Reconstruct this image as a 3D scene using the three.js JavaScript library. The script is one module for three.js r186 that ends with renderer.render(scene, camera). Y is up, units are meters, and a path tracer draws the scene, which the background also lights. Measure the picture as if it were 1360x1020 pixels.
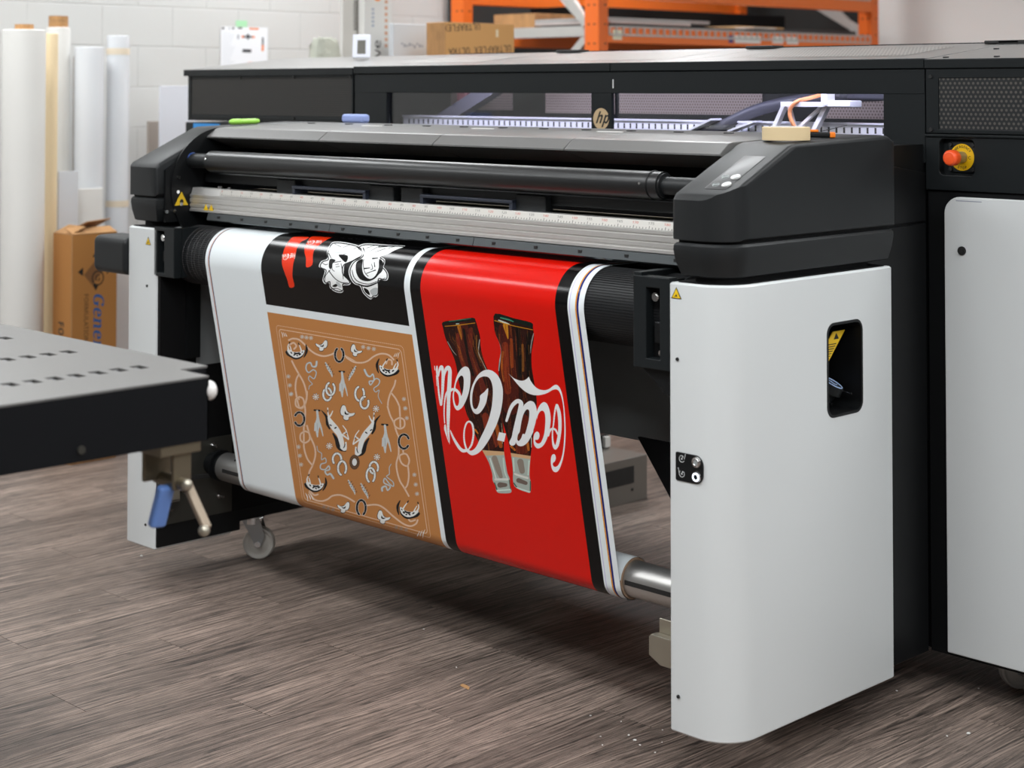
import * as THREE from 'three';
import { RoundedBoxGeometry } from 'three/addons/geometries/RoundedBoxGeometry.js';
import { mergeGeometries, toCreasedNormals } from 'three/addons/utils/BufferGeometryUtils.js';
import { RectAreaLightUniformsLib } from 'three/addons/lights/RectAreaLightUniformsLib.js';
import { Brush, Evaluator, SUBTRACTION, INTERSECTION } from 'three-bvh-csg';

// ------------------------------------------------------------------ camera, light, exposure
// World: y up, x along the printer's front (right positive), z out of the printer's front; origin on the
// floor under the front left edge of the printer's right leg. Metres.
const scene = new THREE.Scene();
const FPX = 2237.6, PY = 50.84, YAW = 0.79054, PITCH = 0.02963;          // focal length in pixels of a 1360 x 1020 frame
const CAM = [2.5362, 1.6, 3.0247];
const camera = new THREE.PerspectiveCamera(2 * Math.atan(510 / FPX) * 180 / Math.PI, 1360 / 1020, 0.1, 60);
camera.position.set(...CAM);
camera.rotation.order = 'YXZ';
camera.rotation.set(PITCH, YAW, 0);
camera.setViewOffset(1360, 1020, 0, 510 - PY, 1360, 1020);               // a lens shifted downwards: the verticals stay upright
camera.focus = 4.5;
camera.userData.fStop = 3.1;
camera.updateProjectionMatrix();
const renderer = new THREE.WebGLRenderer({ antialias: true });
renderer.toneMapping = THREE.LinearToneMapping;
renderer.toneMappingExposure = 1.1;
renderer.shadowMap.enabled = true;
RectAreaLightUniformsLib.init();
const LAMP = 14;                                                        // radiance of the ceiling panels
const CEIL = 3.25, RX0 = -4.66, RX1 = 5.0, RZ0 = -6.3, RZ1 = 6.6;        // the room
const PANELS = [[-3.85, -4.4], [-3.85, -2.2], [-3.85, 0], [-3.85, 2.5], [-1.5, -1.5], [1.0, -1.7], [3.5, -3.0], [-0.4, -5.1], [-1.6, 1.5], [0.4, 1.6], [2.4, 1.6], [2.6, -0.4], [-0.6, 2.9], [2.2, 2.9], [3.9, 2.4], [4.2, 0.5]];   // the panels that are lit

// ------------------------------------------------------------------ helpers
let seedv = 7;
function rnd() { seedv = (seedv + 0x6d2b79f5) | 0; let t = Math.imul(seedv ^ (seedv >>> 15), 1 | seedv); t = (t + Math.imul(t ^ (t >>> 7), 61 | t)) ^ t; return ((t ^ (t >>> 14)) >>> 0) / 4294967296; }
const V3 = (x, y, z) => new THREE.Vector3(x, y, z);
const taken = {};
function numbered(n) { const k = taken[n] = (taken[n] ?? -1) + 1; return k ? n + '_' + String(k).padStart(3, '0') : n; }
function clean(g) { const h = g.index ? g.toNonIndexed() : g; for (const k of Object.keys(h.attributes)) if (!['position', 'normal', 'uv'].includes(k)) h.deleteAttribute(k); h.morphAttributes = {}; h.clearGroups?.(); if (!h.attributes.uv) h.setAttribute('uv', new THREE.BufferAttribute(new Float32Array(h.attributes.position.count * 2), 2)); if (!h.attributes.normal) h.computeVertexNormals(); return h; }
const merge = (list) => (list.length === 1 ? list[0] : mergeGeometries(list.map(clean)));
function wmesh(name, geo, mat, parent) {
  const list = Array.isArray(geo) ? geo : [geo];
  const m = new THREE.Mesh(merge(list), mat); m.name = name; m.castShadow = m.receiveShadow = true;
  if (parent) { const w = parent.userData.at0 ?? [0, 0, 0]; m.geometry = m.geometry.clone().translate(-w[0], -w[1], -w[2]); m.userData.at0 = w; parent.add(m); }
  return m;
}
// shapes are written in world coordinates; part() hangs them under a thing whose base is at at0
const part = (parent, name, geo, mat, label) => { const m = wmesh(name, geo, mat, parent); if (label) m.userData.label = label; return m; };
function thing(name, label, category, at = [0, 0, 0], group) {
  const o = new THREE.Group(); o.name = numbered(name); o.position.set(...at);
  o.userData = { label, category, at0: at }; if (group) o.userData.group = group; scene.add(o); return o;
}
function single(name, label, category, geo, mat, group) {
  const g = merge(Array.isArray(geo) ? geo : [geo]); g.computeBoundingBox(); const b = g.boundingBox;
  const c = [(b.min.x + b.max.x) / 2, b.min.y, (b.min.z + b.max.z) / 2]; const h = g.clone().translate(-c[0], -c[1], -c[2]);
  const m = new THREE.Mesh(h, mat); m.name = numbered(name); m.position.set(...c); m.castShadow = m.receiveShadow = true;
  m.userData = { label, category }; if (group) m.userData.group = group; scene.add(m); return m;
}
function structure(name, geo, mat) { const m = wmesh(name, geo, mat); m.userData.kind = 'structure'; scene.add(m); return m; }
const bx = (x0, x1, y0, y1, z0, z1, r = 0, seg = 2) => {
  const w = x1 - x0, h = y1 - y0, d = z1 - z0;
  const g = r > 0 ? new RoundedBoxGeometry(w, h, d, seg, Math.min(r, w / 2.02, h / 2.02, d / 2.02)) : new THREE.BoxGeometry(w, h, d);
  return g.translate((x0 + x1) / 2, (y0 + y1) / 2, (z0 + z1) / 2);
};
const cylX = (x0, x1, y, z, r, seg = 40, r1 = r) => new THREE.CylinderGeometry(r1, r, x1 - x0, seg).rotateZ(-Math.PI / 2).translate((x0 + x1) / 2, y, z);
const cylY = (y0, y1, x, z, r, seg = 32, r1 = r) => new THREE.CylinderGeometry(r1, r, y1 - y0, seg).translate(x, (y0 + y1) / 2, z);
const cylZ = (z0, z1, x, y, r, seg = 28, r1 = r) => new THREE.CylinderGeometry(r1, r, z1 - z0, seg).rotateX(Math.PI / 2).translate(x, y, (z0 + z1) / 2);
function bar(a, b, w, h, r = 0) {      // a box between two points
  const A = V3(...a), B = V3(...b), d = B.clone().sub(A), l = d.length(); d.normalize();
  const up = Math.abs(d.y) > 0.9 ? V3(1, 0, 0) : V3(0, 1, 0), s = V3().crossVectors(up, d).normalize(), t = V3().crossVectors(d, s);
  const g = r ? new RoundedBoxGeometry(w, h, l, 2, r) : new THREE.BoxGeometry(w, h, l);
  return g.applyMatrix4(new THREE.Matrix4().makeBasis(s, t, d)).translate((A.x + B.x) / 2, (A.y + B.y) / 2, (A.z + B.z) / 2);
}
const rod = (a, b, r, seg = 14) => { const A = V3(...a), B = V3(...b), d = B.clone().sub(A); const g = new THREE.CylinderGeometry(r, r, d.length(), seg); g.applyQuaternion(new THREE.Quaternion().setFromUnitVectors(V3(0, 1, 0), d.clone().normalize())); return g.translate((A.x + B.x) / 2, (A.y + B.y) / 2, (A.z + B.z) / 2); };
const tube = (pts, r, n = 60, seg = 12) => new THREE.TubeGeometry(new THREE.CatmullRomCurve3(pts.map((p) => V3(...p))), n, r, seg);
// a cross-section [z, y] drawn out along x, edges softened by b
function profX(pts, x0, x1, b = 0, holes = []) {
  const sh = new THREE.Shape(pts.map(([z, y]) => new THREE.Vector2(-z, y)));
  for (const h of holes) sh.holes.push(new THREE.Path(h.map(([z, y]) => new THREE.Vector2(-z, y))));
  const g = new THREE.ExtrudeGeometry(sh, { depth: x1 - x0 - 2 * b, bevelEnabled: b > 0, bevelThickness: b, bevelSize: b, bevelOffset: -b, bevelSegments: 3, curveSegments: 8 });
  return g.applyMatrix4(new THREE.Matrix4().makeBasis(V3(0, 0, -1), V3(0, 1, 0), V3(1, 0, 0))).translate(x0 + b, 0, 0);
}
// an outline [x, y] drawn out along z
function profZ(pts, z0, z1, b = 0, holes = []) {
  const sh = new THREE.Shape(pts.map((p) => new THREE.Vector2(...p)));
  for (const h of holes) sh.holes.push(new THREE.Path(h.map((p) => new THREE.Vector2(...p))));
  return new THREE.ExtrudeGeometry(sh, { depth: z1 - z0 - 2 * b, bevelEnabled: b > 0, bevelThickness: b, bevelSize: b, bevelOffset: -b, bevelSegments: 2 }).translate(0, 0, z0 + b);
}
function roundRect(x0, x1, y0, y1, r, n = 8) {  // r: one radius or [x1y1, x0y1, x0y0, x1y0], anticlockwise from the (x1, y1) corner
  const R = Array.isArray(r) ? r : [r, r, r, r], p = [];
  [[x1, y1, 0, -1, -1], [x0, y1, 1, 1, -1], [x0, y0, 2, 1, 1], [x1, y0, 3, -1, 1]].forEach(([x, y, k, sx, sy], i) => {
    const cx = x + sx * R[i], cy = y + sy * R[i];
    for (let j = 0; j <= n; j++) { const a = (k + j / n) * Math.PI / 2; p.push([cx + R[i] * Math.cos(a), cy + R[i] * Math.sin(a)]); }
  });
  return p;
}
// rings of one outline at several heights: plan(inset) gives [x, z] points, always the same number
function loftY(plan, rings, crease = 0.6) {
  const P = rings.map(([y, i]) => plan(i).map(([x, z]) => [x, y, z])), n = P[0].length, pos = [];
  const tri = (a, b, c) => pos.push(...a, ...b, ...c);
  for (let k = 0; k + 1 < P.length; k++) for (let j = 0; j < n; j++) { const q = (j + 1) % n; tri(P[k][j], P[k + 1][q], P[k][q]); tri(P[k][j], P[k + 1][j], P[k + 1][q]); }
  for (const [ring, top] of [[P[0], false], [P[P.length - 1], true]]) {
    for (const f of THREE.ShapeUtils.triangulateShape(ring.map((p) => new THREE.Vector2(p[0], p[2])), [])) {
      const [a, b, c] = f.map((i) => ring[i]); const up = (b[0] - a[0]) * (c[2] - a[2]) - (c[0] - a[0]) * (b[2] - a[2]) < 0;
      if (up === top) tri(a, b, c); else tri(a, c, b);
    }
  }
  const g = new THREE.BufferGeometry(); g.setAttribute('position', new THREE.Float32BufferAttribute(pos, 3));
  // sides must face outwards
  const h = toCreasedNormals(g, crease); h.setAttribute('uv', new THREE.Float32BufferAttribute(new Float32Array(pos.length / 3 * 2), 2));
  return flipIfInside(h);
}
function flipIfInside(g) {   // signed volume below zero: turn the faces round
  const p = g.attributes.position; let v = 0; const a = V3(), b = V3(), c = V3();
  for (let i = 0; i < p.count; i += 3) { a.fromBufferAttribute(p, i); b.fromBufferAttribute(p, i + 1); c.fromBufferAttribute(p, i + 2); v += a.dot(b.cross(c)); }
  if (v < 0) { const arr = p.array, n = g.attributes.normal.array; for (let i = 0; i < p.count; i += 3) for (let k = 0; k < 3; k++) { const i1 = (i + 1) * 3 + k, i2 = (i + 2) * 3 + k; [arr[i1], arr[i2]] = [arr[i2], arr[i1]]; } for (let i = 0; i < n.length; i++) n[i] = -n[i]; const q = toCreasedNormals(g, 0.6); return q; }
  return g;
}
function boxUV(g, s = 1, ox = 0, oy = 0) {   // uv in metres by the way a face points
  const h = clean(g), p = h.attributes.position, n = h.attributes.normal, uv = new Float32Array(p.count * 2);
  for (let i = 0; i < p.count; i++) {
    const ax = Math.abs(n.getX(i)), ay = Math.abs(n.getY(i)), az = Math.abs(n.getZ(i)); let u, v;
    if (ay >= ax && ay >= az) { u = p.getX(i); v = p.getZ(i); } else if (ax >= az) { u = p.getZ(i); v = p.getY(i); } else { u = p.getX(i); v = p.getY(i); }
    uv[2 * i] = u * s + ox; uv[2 * i + 1] = v * s + oy;
  }
  h.setAttribute('uv', new THREE.BufferAttribute(uv, 2)); return h;
}
const evaluator = new Evaluator(); evaluator.attributes = ['position', 'normal', 'uv']; evaluator.useGroups = false;
function csg(a, b, op) { const A = new Brush(clean(a)), B = new Brush(clean(b)); A.updateMatrixWorld(); B.updateMatrixWorld(); return evaluator.evaluate(A, B, op).geometry; }

// ------------------------------------------------------------------ computed textures
const lin = (r, g, b) => new THREE.Color().setRGB(r, g, b);
function hash(x, y) { let h = Math.imul(x, 374761393) + Math.imul(y, 668265263); h = Math.imul(h ^ (h >>> 13), 1274126177); return ((h ^ (h >>> 16)) >>> 0) / 4294967296; }
function vnoise(x, y, px, py) {   // value noise that repeats after px, py cells
  const xi = Math.floor(x), yi = Math.floor(y), fx = x - xi, fy = y - yi, u = fx * fx * (3 - 2 * fx), v = fy * fy * (3 - 2 * fy);
  const m = (a, n) => ((a % n) + n) % n, H = (a, b) => hash(m(a, px), m(b, py));
  return (H(xi, yi) * (1 - u) + H(xi + 1, yi) * u) * (1 - v) + (H(xi, yi + 1) * (1 - u) + H(xi + 1, yi + 1) * u) * v;
}
function dataTex(w, h, fn, srgb = false, rep = true) {
  const d = new Uint8Array(w * h * 4);
  for (let y = 0; y < h; y++) for (let x = 0; x < w; x++) { const c = fn(x / w, y / h), o = (y * w + x) * 4; d[o] = Math.max(0, Math.min(255, c[0])); d[o + 1] = Math.max(0, Math.min(255, c[1])); d[o + 2] = Math.max(0, Math.min(255, c[2])); d[o + 3] = 255; }
  const t = new THREE.DataTexture(d, w, h); t.magFilter = THREE.LinearFilter; t.minFilter = THREE.LinearMipmapLinearFilter; t.generateMipmaps = true;
  if (rep) t.wrapS = t.wrapT = THREE.RepeatWrapping; if (srgb) t.colorSpace = THREE.SRGBColorSpace; t.needsUpdate = true; return t;
}
function canvasTex(w, h, draw) {
  const c = document.createElement('canvas'); c.width = w; c.height = h; draw(c.getContext('2d'), w, h);
  const t = new THREE.CanvasTexture(c); t.colorSpace = THREE.SRGBColorSpace; t.magFilter = THREE.LinearFilter; return t;
}
const rep = (t, sx, sy) => { const q = t.clone(); q.repeat.set(sx, sy); q.needsUpdate = true; return q; };
// wood-look vinyl: u across the plank (0.728 m), v along the grain (2.44 m)
const grain = new Float32Array(1024 * 1024);
for (let y = 0; y < 1024; y++) for (let x = 0; x < 1024; x++) {
  const u = x / 1024, v = y / 1024;
  const warp = (vnoise(u * 8, v * 6, 8, 6) - 0.5) * 0.05 + (vnoise(u * 20, v * 14, 20, 14) - 0.5) * 0.018;
  const w = u + warp;
  const big = vnoise(w * 10, v * 3, 10, 3), rings = Math.abs(2 * ((w * 60 + big * 5) % 1) - 1);
  const mid = vnoise(w * 110, v * 9, 110, 9), fine = vnoise(w * 300, v * 26, 300, 26), hair = vnoise(w * 500, v * 90, 500, 90);
  grain[y * 1024 + x] = 0.2 * big + 0.14 * rings + 0.2 * mid + 0.3 * fine + 0.16 * hair;
}
const gAt = (u, v) => grain[(Math.floor(v * 1024) % 1024) * 1024 + (Math.floor(u * 1024) % 1024)];
const floorTex = dataTex(1024, 1024, (u, v) => {
  const t = Math.max(0, Math.min(1, (gAt(u, v) - 0.24) / 0.5));
  const pore = vnoise(u * 420, v * 34, 420, 34), w = u + (vnoise(u * 8, v * 6, 8, 6) - 0.5) * 0.05;
  const n1 = Math.abs(2 * vnoise(w * 95, v * 5, 95, 5) - 1), n2 = Math.abs(2 * vnoise(w * 210, v * 11, 210, 11) - 1);
  const dark = (pore > 0.8 ? 0.74 : pore > 0.7 ? 0.88 : 1) * (n1 < 0.05 ? 0.66 : n1 < 0.1 ? 0.84 : 1) * (n2 < 0.07 ? 0.72 : 1);
  return [(88 + 86 * t) * dark, (78 + 77 * t) * dark, (72 + 71 * t) * dark];
}, true);
const floorBump = dataTex(512, 512, (u, v) => { const g = 255 * Math.max(0, Math.min(1, (gAt(u, v) - 0.25) / 0.5)); return [g, g, g]; });
const speckle = dataTex(256, 256, (u, v) => { const g = 128 + 120 * (vnoise(u * 128, v * 128, 128, 128) - 0.5) + 60 * (vnoise(u * 64, v * 64, 64, 64) - 0.5); return [g, g, g]; });
const brushed = dataTex(512, 256, (u, v) => { const g = 120 + 110 * (vnoise(u * 6, v * 256, 6, 256) - 0.5) + 60 * (vnoise(u * 30, v * 128, 30, 128) - 0.5); return [g, g, g]; });
const cardTex = dataTex(256, 256, (u, v) => { const n = 0.88 + 0.12 * vnoise(u * 100, v * 6, 100, 6) + 0.1 * (vnoise(u * 8, v * 8, 8, 8) - 0.5) + 0.06 * (vnoise(u * 90, v * 90, 90, 90) - 0.5); return [190 * n, 143 * n, 94 * n]; }, true);
const paintTex = dataTex(256, 256, (u, v) => { const g = 128 + 70 * (vnoise(u * 40, v * 40, 40, 40) - 0.5) + 60 * (vnoise(u * 110, v * 110, 110, 110) - 0.5); return [g, g, g]; });
function perfTex(bg, dot) {   // staggered round holes: one tile holds two rows
  return dataTex(64, 110, (u, v) => {
    const d = (cx, cy) => Math.hypot((u - cx) * 64, (v - cy) * 110);
    const r = Math.min(d(0.5, 0.25), d(0, 0.75), d(1, 0.75)), k = Math.max(0, Math.min(1, (19 - r) / 3));
    return [0, 1, 2].map((i) => bg[i] * (1 - k) + dot[i] * k);
  }, true);
}

// ------------------------------------------------------------------ materials
const std = (o) => new THREE.MeshStandardMaterial(o), phy = (o) => new THREE.MeshPhysicalMaterial(o);
const M = {};
M.white = std({ color: lin(0.64, 0.665, 0.67), roughness: 0.42, bumpMap: rep(speckle, 14, 14), bumpScale: 0.00006 });
M.plastic = phy({ color: lin(0.007, 0.0085, 0.0095), roughness: 0.5, specularIntensity: 0.8 });
M.plastic2 = phy({ color: lin(0.0045, 0.005, 0.0056), roughness: 0.46, specularIntensity: 0.55 });
M.metalBlack = phy({ color: lin(0.0095, 0.0118, 0.013), roughness: 0.42, specularIntensity: 0.5 });
M.cover = std({ color: lin(0.14, 0.139, 0.136), roughness: 0.3 });
M.lid = std({ color: lin(0.22, 0.215, 0.21), roughness: 0.33, metalness: 0.25 });
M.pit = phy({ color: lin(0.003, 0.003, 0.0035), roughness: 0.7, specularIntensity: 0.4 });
M.rubber = phy({ color: lin(0.009, 0.0098, 0.011), roughness: 0.5, specularIntensity: 0.6 });
M.alu = std({ color: lin(0.72, 0.71, 0.69), metalness: 0.8, roughness: 0.42, bumpMap: rep(brushed, 1, 6), bumpScale: 0.00005 });
M.tube = std({ color: lin(0.5, 0.49, 0.475), metalness: 0.9, roughness: 0.36 });
M.steel = std({ color: lin(0.62, 0.62, 0.62), metalness: 1, roughness: 0.25 });
M.sheet = std({ color: lin(0.42, 0.45, 0.46), metalness: 0.55, roughness: 0.45, bumpMap: rep(brushed, 2, 3), bumpScale: 0.00006 });
M.chrome = std({ color: lin(0.75, 0.75, 0.75), metalness: 1, roughness: 0.16 });
M.zinc = std({ color: lin(0.42, 0.39, 0.32), metalness: 0.85, roughness: 0.4 });
M.gun = std({ color: lin(0.06, 0.058, 0.05), metalness: 0.6, roughness: 0.45 });
M.beige = std({ color: lin(0.42, 0.37, 0.30), roughness: 0.5 });
M.blue = std({ color: lin(0.09, 0.2, 0.52), roughness: 0.4 });
M.yellow = std({ color: lin(0.8, 0.52, 0.01), roughness: 0.45 });
M.ink = std({ color: lin(0.01, 0.01, 0.01), roughness: 0.6 });
M.nylon = std({ color: lin(0.6, 0.57, 0.52), roughness: 0.45 });
M.lilac = std({ color: lin(0.72, 0.72, 0.78), roughness: 0.45 });
M.glass = phy({ color: 0xffffff, transmission: 1, thickness: 0, roughness: 0.02, ior: 1.45 });
M.tan = std({ color: lin(0.42, 0.36, 0.31), roughness: 0.6 });
M.orange = std({ color: lin(0.8, 0.16, 0.012), roughness: 0.42, bumpMap: rep(paintTex, 4, 4), bumpScale: 0.0002 });
M.card = std({ map: cardTex, roughness: 0.85 });
M.paper = std({ color: lin(0.78, 0.77, 0.74), roughness: 0.75 });
M.paperCool = std({ color: lin(0.66, 0.68, 0.71), roughness: 0.55 });
M.cream = std({ color: lin(0.86, 0.69, 0.44), roughness: 0.7 });
M.wrap = phy({ color: lin(0.74, 0.76, 0.79), roughness: 0.24, clearcoat: 0.5, clearcoatRoughness: 0.2 });
M.wall = std({ color: lin(0.57, 0.57, 0.555), roughness: 0.75, bumpMap: rep(paintTex, 6, 6), bumpScale: 0.0006 });
M.wallSmooth = std({ color: lin(0.8, 0.785, 0.765), roughness: 0.8, bumpMap: rep(paintTex, 10, 10), bumpScale: 0.0004 });
M.ceiling = std({ color: lin(0.84, 0.84, 0.84), roughness: 0.9 });
M.floor = std({ map: floorTex, bumpMap: floorBump, bumpScale: 0.0007, roughness: 0.52 });
M.tableRoller = std({ color: lin(0.16, 0.16, 0.17), metalness: 0.7, roughness: 0.4 });
M.shadeBoard = std({ color: lin(0.022, 0.022, 0.021), roughness: 0.7 });
M.table = std({ color: lin(0.115, 0.112, 0.108), roughness: 0.4 });
M.tableSide = phy({ color: lin(0.004, 0.0046, 0.006), roughness: 0.5, specularIntensity: 0.35 });

// ------------------------------------------------------------------ the room
{
  const fl = structure('floor', bx(RX0 - 0.3, RX1 + 0.3, -0.2, -0.003, RZ0 - 0.3, RZ1 + 0.3), std({ color: lin(0.05, 0.042, 0.037), roughness: 0.7 }));
  // planks: 0.182 x 1.22 m, every one its own piece; a few uv variants shared
  const PW = 0.182, PL = 1.22, variants = [];
  const plankGeo = (w, l, ou, ov) => {
    const e = 0.0007, x = w / 2 - 0.0003, z = l / 2 - 0.0003, top = [[-x + e, 0, -z + e], [x - e, 0, -z + e], [x - e, 0, z - e], [-x + e, 0, z - e]], low = [[-x, -0.003, -z], [x, -0.003, -z], [x, -0.003, z], [-x, -0.003, z]];
    const pos = [], quad = (a, b, c, d) => pos.push(...a, ...d, ...c, ...a, ...c, ...b);
    quad(...top); for (let i = 0; i < 4; i++) { const j = (i + 1) % 4; quad(low[i], low[j], top[j], top[i]); }
    const g = new THREE.BufferGeometry(); g.setAttribute('position', new THREE.Float32BufferAttribute(pos, 3)); g.computeVertexNormals();
    const uv = []; for (let i = 0; i < pos.length; i += 3) uv.push(pos[i] / 0.728 + ou, pos[i + 2] / 2.44 + ov);
    g.setAttribute('uv', new THREE.Float32BufferAttribute(uv, 2)); return g;
  };
  for (let k = 0; k < 28; k++) variants.push(plankGeo(PW, PL, rnd(), rnd()));
  const tones = [0.88, 0.95, 1, 1.05, 1.1].map((k) => { const m = M.floor.clone(); m.color = lin(k, k * 0.99, k * 0.98); return m; });
  for (let i = 0; i < 34; i++) {
    const x = -4.62 + (i + 0.5) * PW, off = ((i * 0.37) % 1) * PL;
    for (let j = 0; j < 6; j++) {
      const z = -3.9 + off + j * PL; if (z > 1.75 || z < -4) continue;
      const m = new THREE.Mesh(variants[Math.floor(rnd() * 28)], tones[Math.floor(rnd() * 5)]); m.name = 'plank'; m.position.set(x, 0, z); m.receiveShadow = true; fl.add(m);
    }
  }
  // far and outside strips of the same floor, beyond the planks that can be told apart
  const rest = (x0, x1, z0, z1) => { const g = boxUV(bx(x0, x1, -0.003, -0.0002, z0, z1)); const uv = g.attributes.uv; for (let i = 0; i < uv.count; i++) uv.setXY(i, uv.getX(i) / 0.728, uv.getY(i) / 2.44); const m = wmesh('vinyl_strip', g, M.floor, null); fl.add(m); };
  rest(RX0, RX1, RZ0, -3.3); rest(RX0, RX1, 1.2, RZ1); rest(-4.62 + 34 * PW, RX1, -3.3, 1.2);
}
{
  const wl = structure('wall_left', bx(RX0 - 0.2, RX0, 0, CEIL, RZ0 - 0.2, RZ1 + 0.2), M.wall);
  const bg = boxUV(new RoundedBoxGeometry(0.02, 0.1975, 0.3975, 2, 0.0035).translate(0.0, 0, 0));
  for (let r = 0; r < 8; r++) for (let c = 0; c < 11; c++) {   // painted concrete blocks where the wall shows
    const z = -0.1 - c * 0.4 - (r % 2 ? 0.2 : 0), y = 0.905 + r * 0.2; const m = new THREE.Mesh(bg, M.wall); m.name = 'block'; m.position.set(RX0 - 0.0078, y, z); m.castShadow = m.receiveShadow = true; wl.add(m);
  }
  structure('wall_back', bx(RX0 - 0.2, RX1 + 0.2, 0, CEIL, RZ0 - 0.2, RZ0), M.wallSmooth);
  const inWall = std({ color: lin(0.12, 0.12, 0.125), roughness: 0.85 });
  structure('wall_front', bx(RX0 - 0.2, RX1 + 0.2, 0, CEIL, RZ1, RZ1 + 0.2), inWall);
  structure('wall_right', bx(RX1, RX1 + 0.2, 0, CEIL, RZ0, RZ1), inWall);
  structure('ceiling', bx(RX0 - 0.2, RX1 + 0.2, CEIL, CEIL + 0.2, RZ0 - 0.2, RZ1 + 0.2), M.ceiling);
}
{
  const glow = std({ color: lin(0.8, 0.8, 0.8), emissive: lin(0.955, 0.985, 1), emissiveIntensity: 4, roughness: 0.6 });
  const frameM = std({ color: lin(0.75, 0.75, 0.75), roughness: 0.5 });
  for (const [x, z] of PANELS) {
    const t = thing('ceiling_light', 'flat white rectangular light panel on the ceiling', 'ceiling light', [x, CEIL - 0.05, z], 'light panels on the ceiling');
    part(t, 'frame', [bx(x - 0.62, x - 0.59, CEIL - 0.05, CEIL, z - 0.32, z + 0.32), bx(x + 0.59, x + 0.62, CEIL - 0.05, CEIL, z - 0.32, z + 0.32), bx(x - 0.59, x + 0.59, CEIL - 0.05, CEIL, z - 0.32, z - 0.29), bx(x - 0.59, x + 0.59, CEIL - 0.05, CEIL, z + 0.29, z + 0.32)], frameM);
    part(t, 'diffuser', bx(x - 0.59, x + 0.59, CEIL - 0.035, CEIL - 0.03, z - 0.29, z + 0.29), glow);
    const l = new THREE.RectAreaLight(lin(0.955, 0.985, 1), LAMP, 1.16, 0.56); l.position.set(0, 0.012, 0); l.rotation.x = -Math.PI / 2; t.add(l);
  }
}

// ------------------------------------------------------------------ the printer
const printer = thing('wide_format_printer', 'long black and white wide-format roll printer with a printed film hanging from its front', 'printer', [-1.05, 0, -0.7]);
const XR = 0.172, XL = -2.325, XLI = -2.152;       // outer right side, outer left side, inner left side
const screw = (x, y, z, r = 0.005) => cylZ(z - 0.004, z + 0.003, x, y, r, 14, r * 0.8);
function triLabel(parent, x, y, z, s) {            // yellow warning triangle, black rim and sign
  const tri = (k, dy = 0) => [[x - s * k, y - s * 0.58 * k + dy], [x + s * k, y - s * 0.58 * k + dy], [x, y + s * 1.15 * k + dy]];
  const t = part(parent, 'warning_label', profZ(tri(1), z, z + 0.0006), M.ink, 'small yellow warning triangle sticker');
  part(t, 'yellow_field', profZ(tri(0.8), z + 0.0006, z + 0.001), M.yellow);
  part(t, 'sign', [profZ(tri(0.22, -s * 0.1), z + 0.001, z + 0.0013), bar([x - s * 0.34, y - s * 0.3, z + 0.0011], [x + s * 0.25, y + s * 0.12, z + 0.0011], s * 0.12, 0.0004)], M.ink);
}
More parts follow.
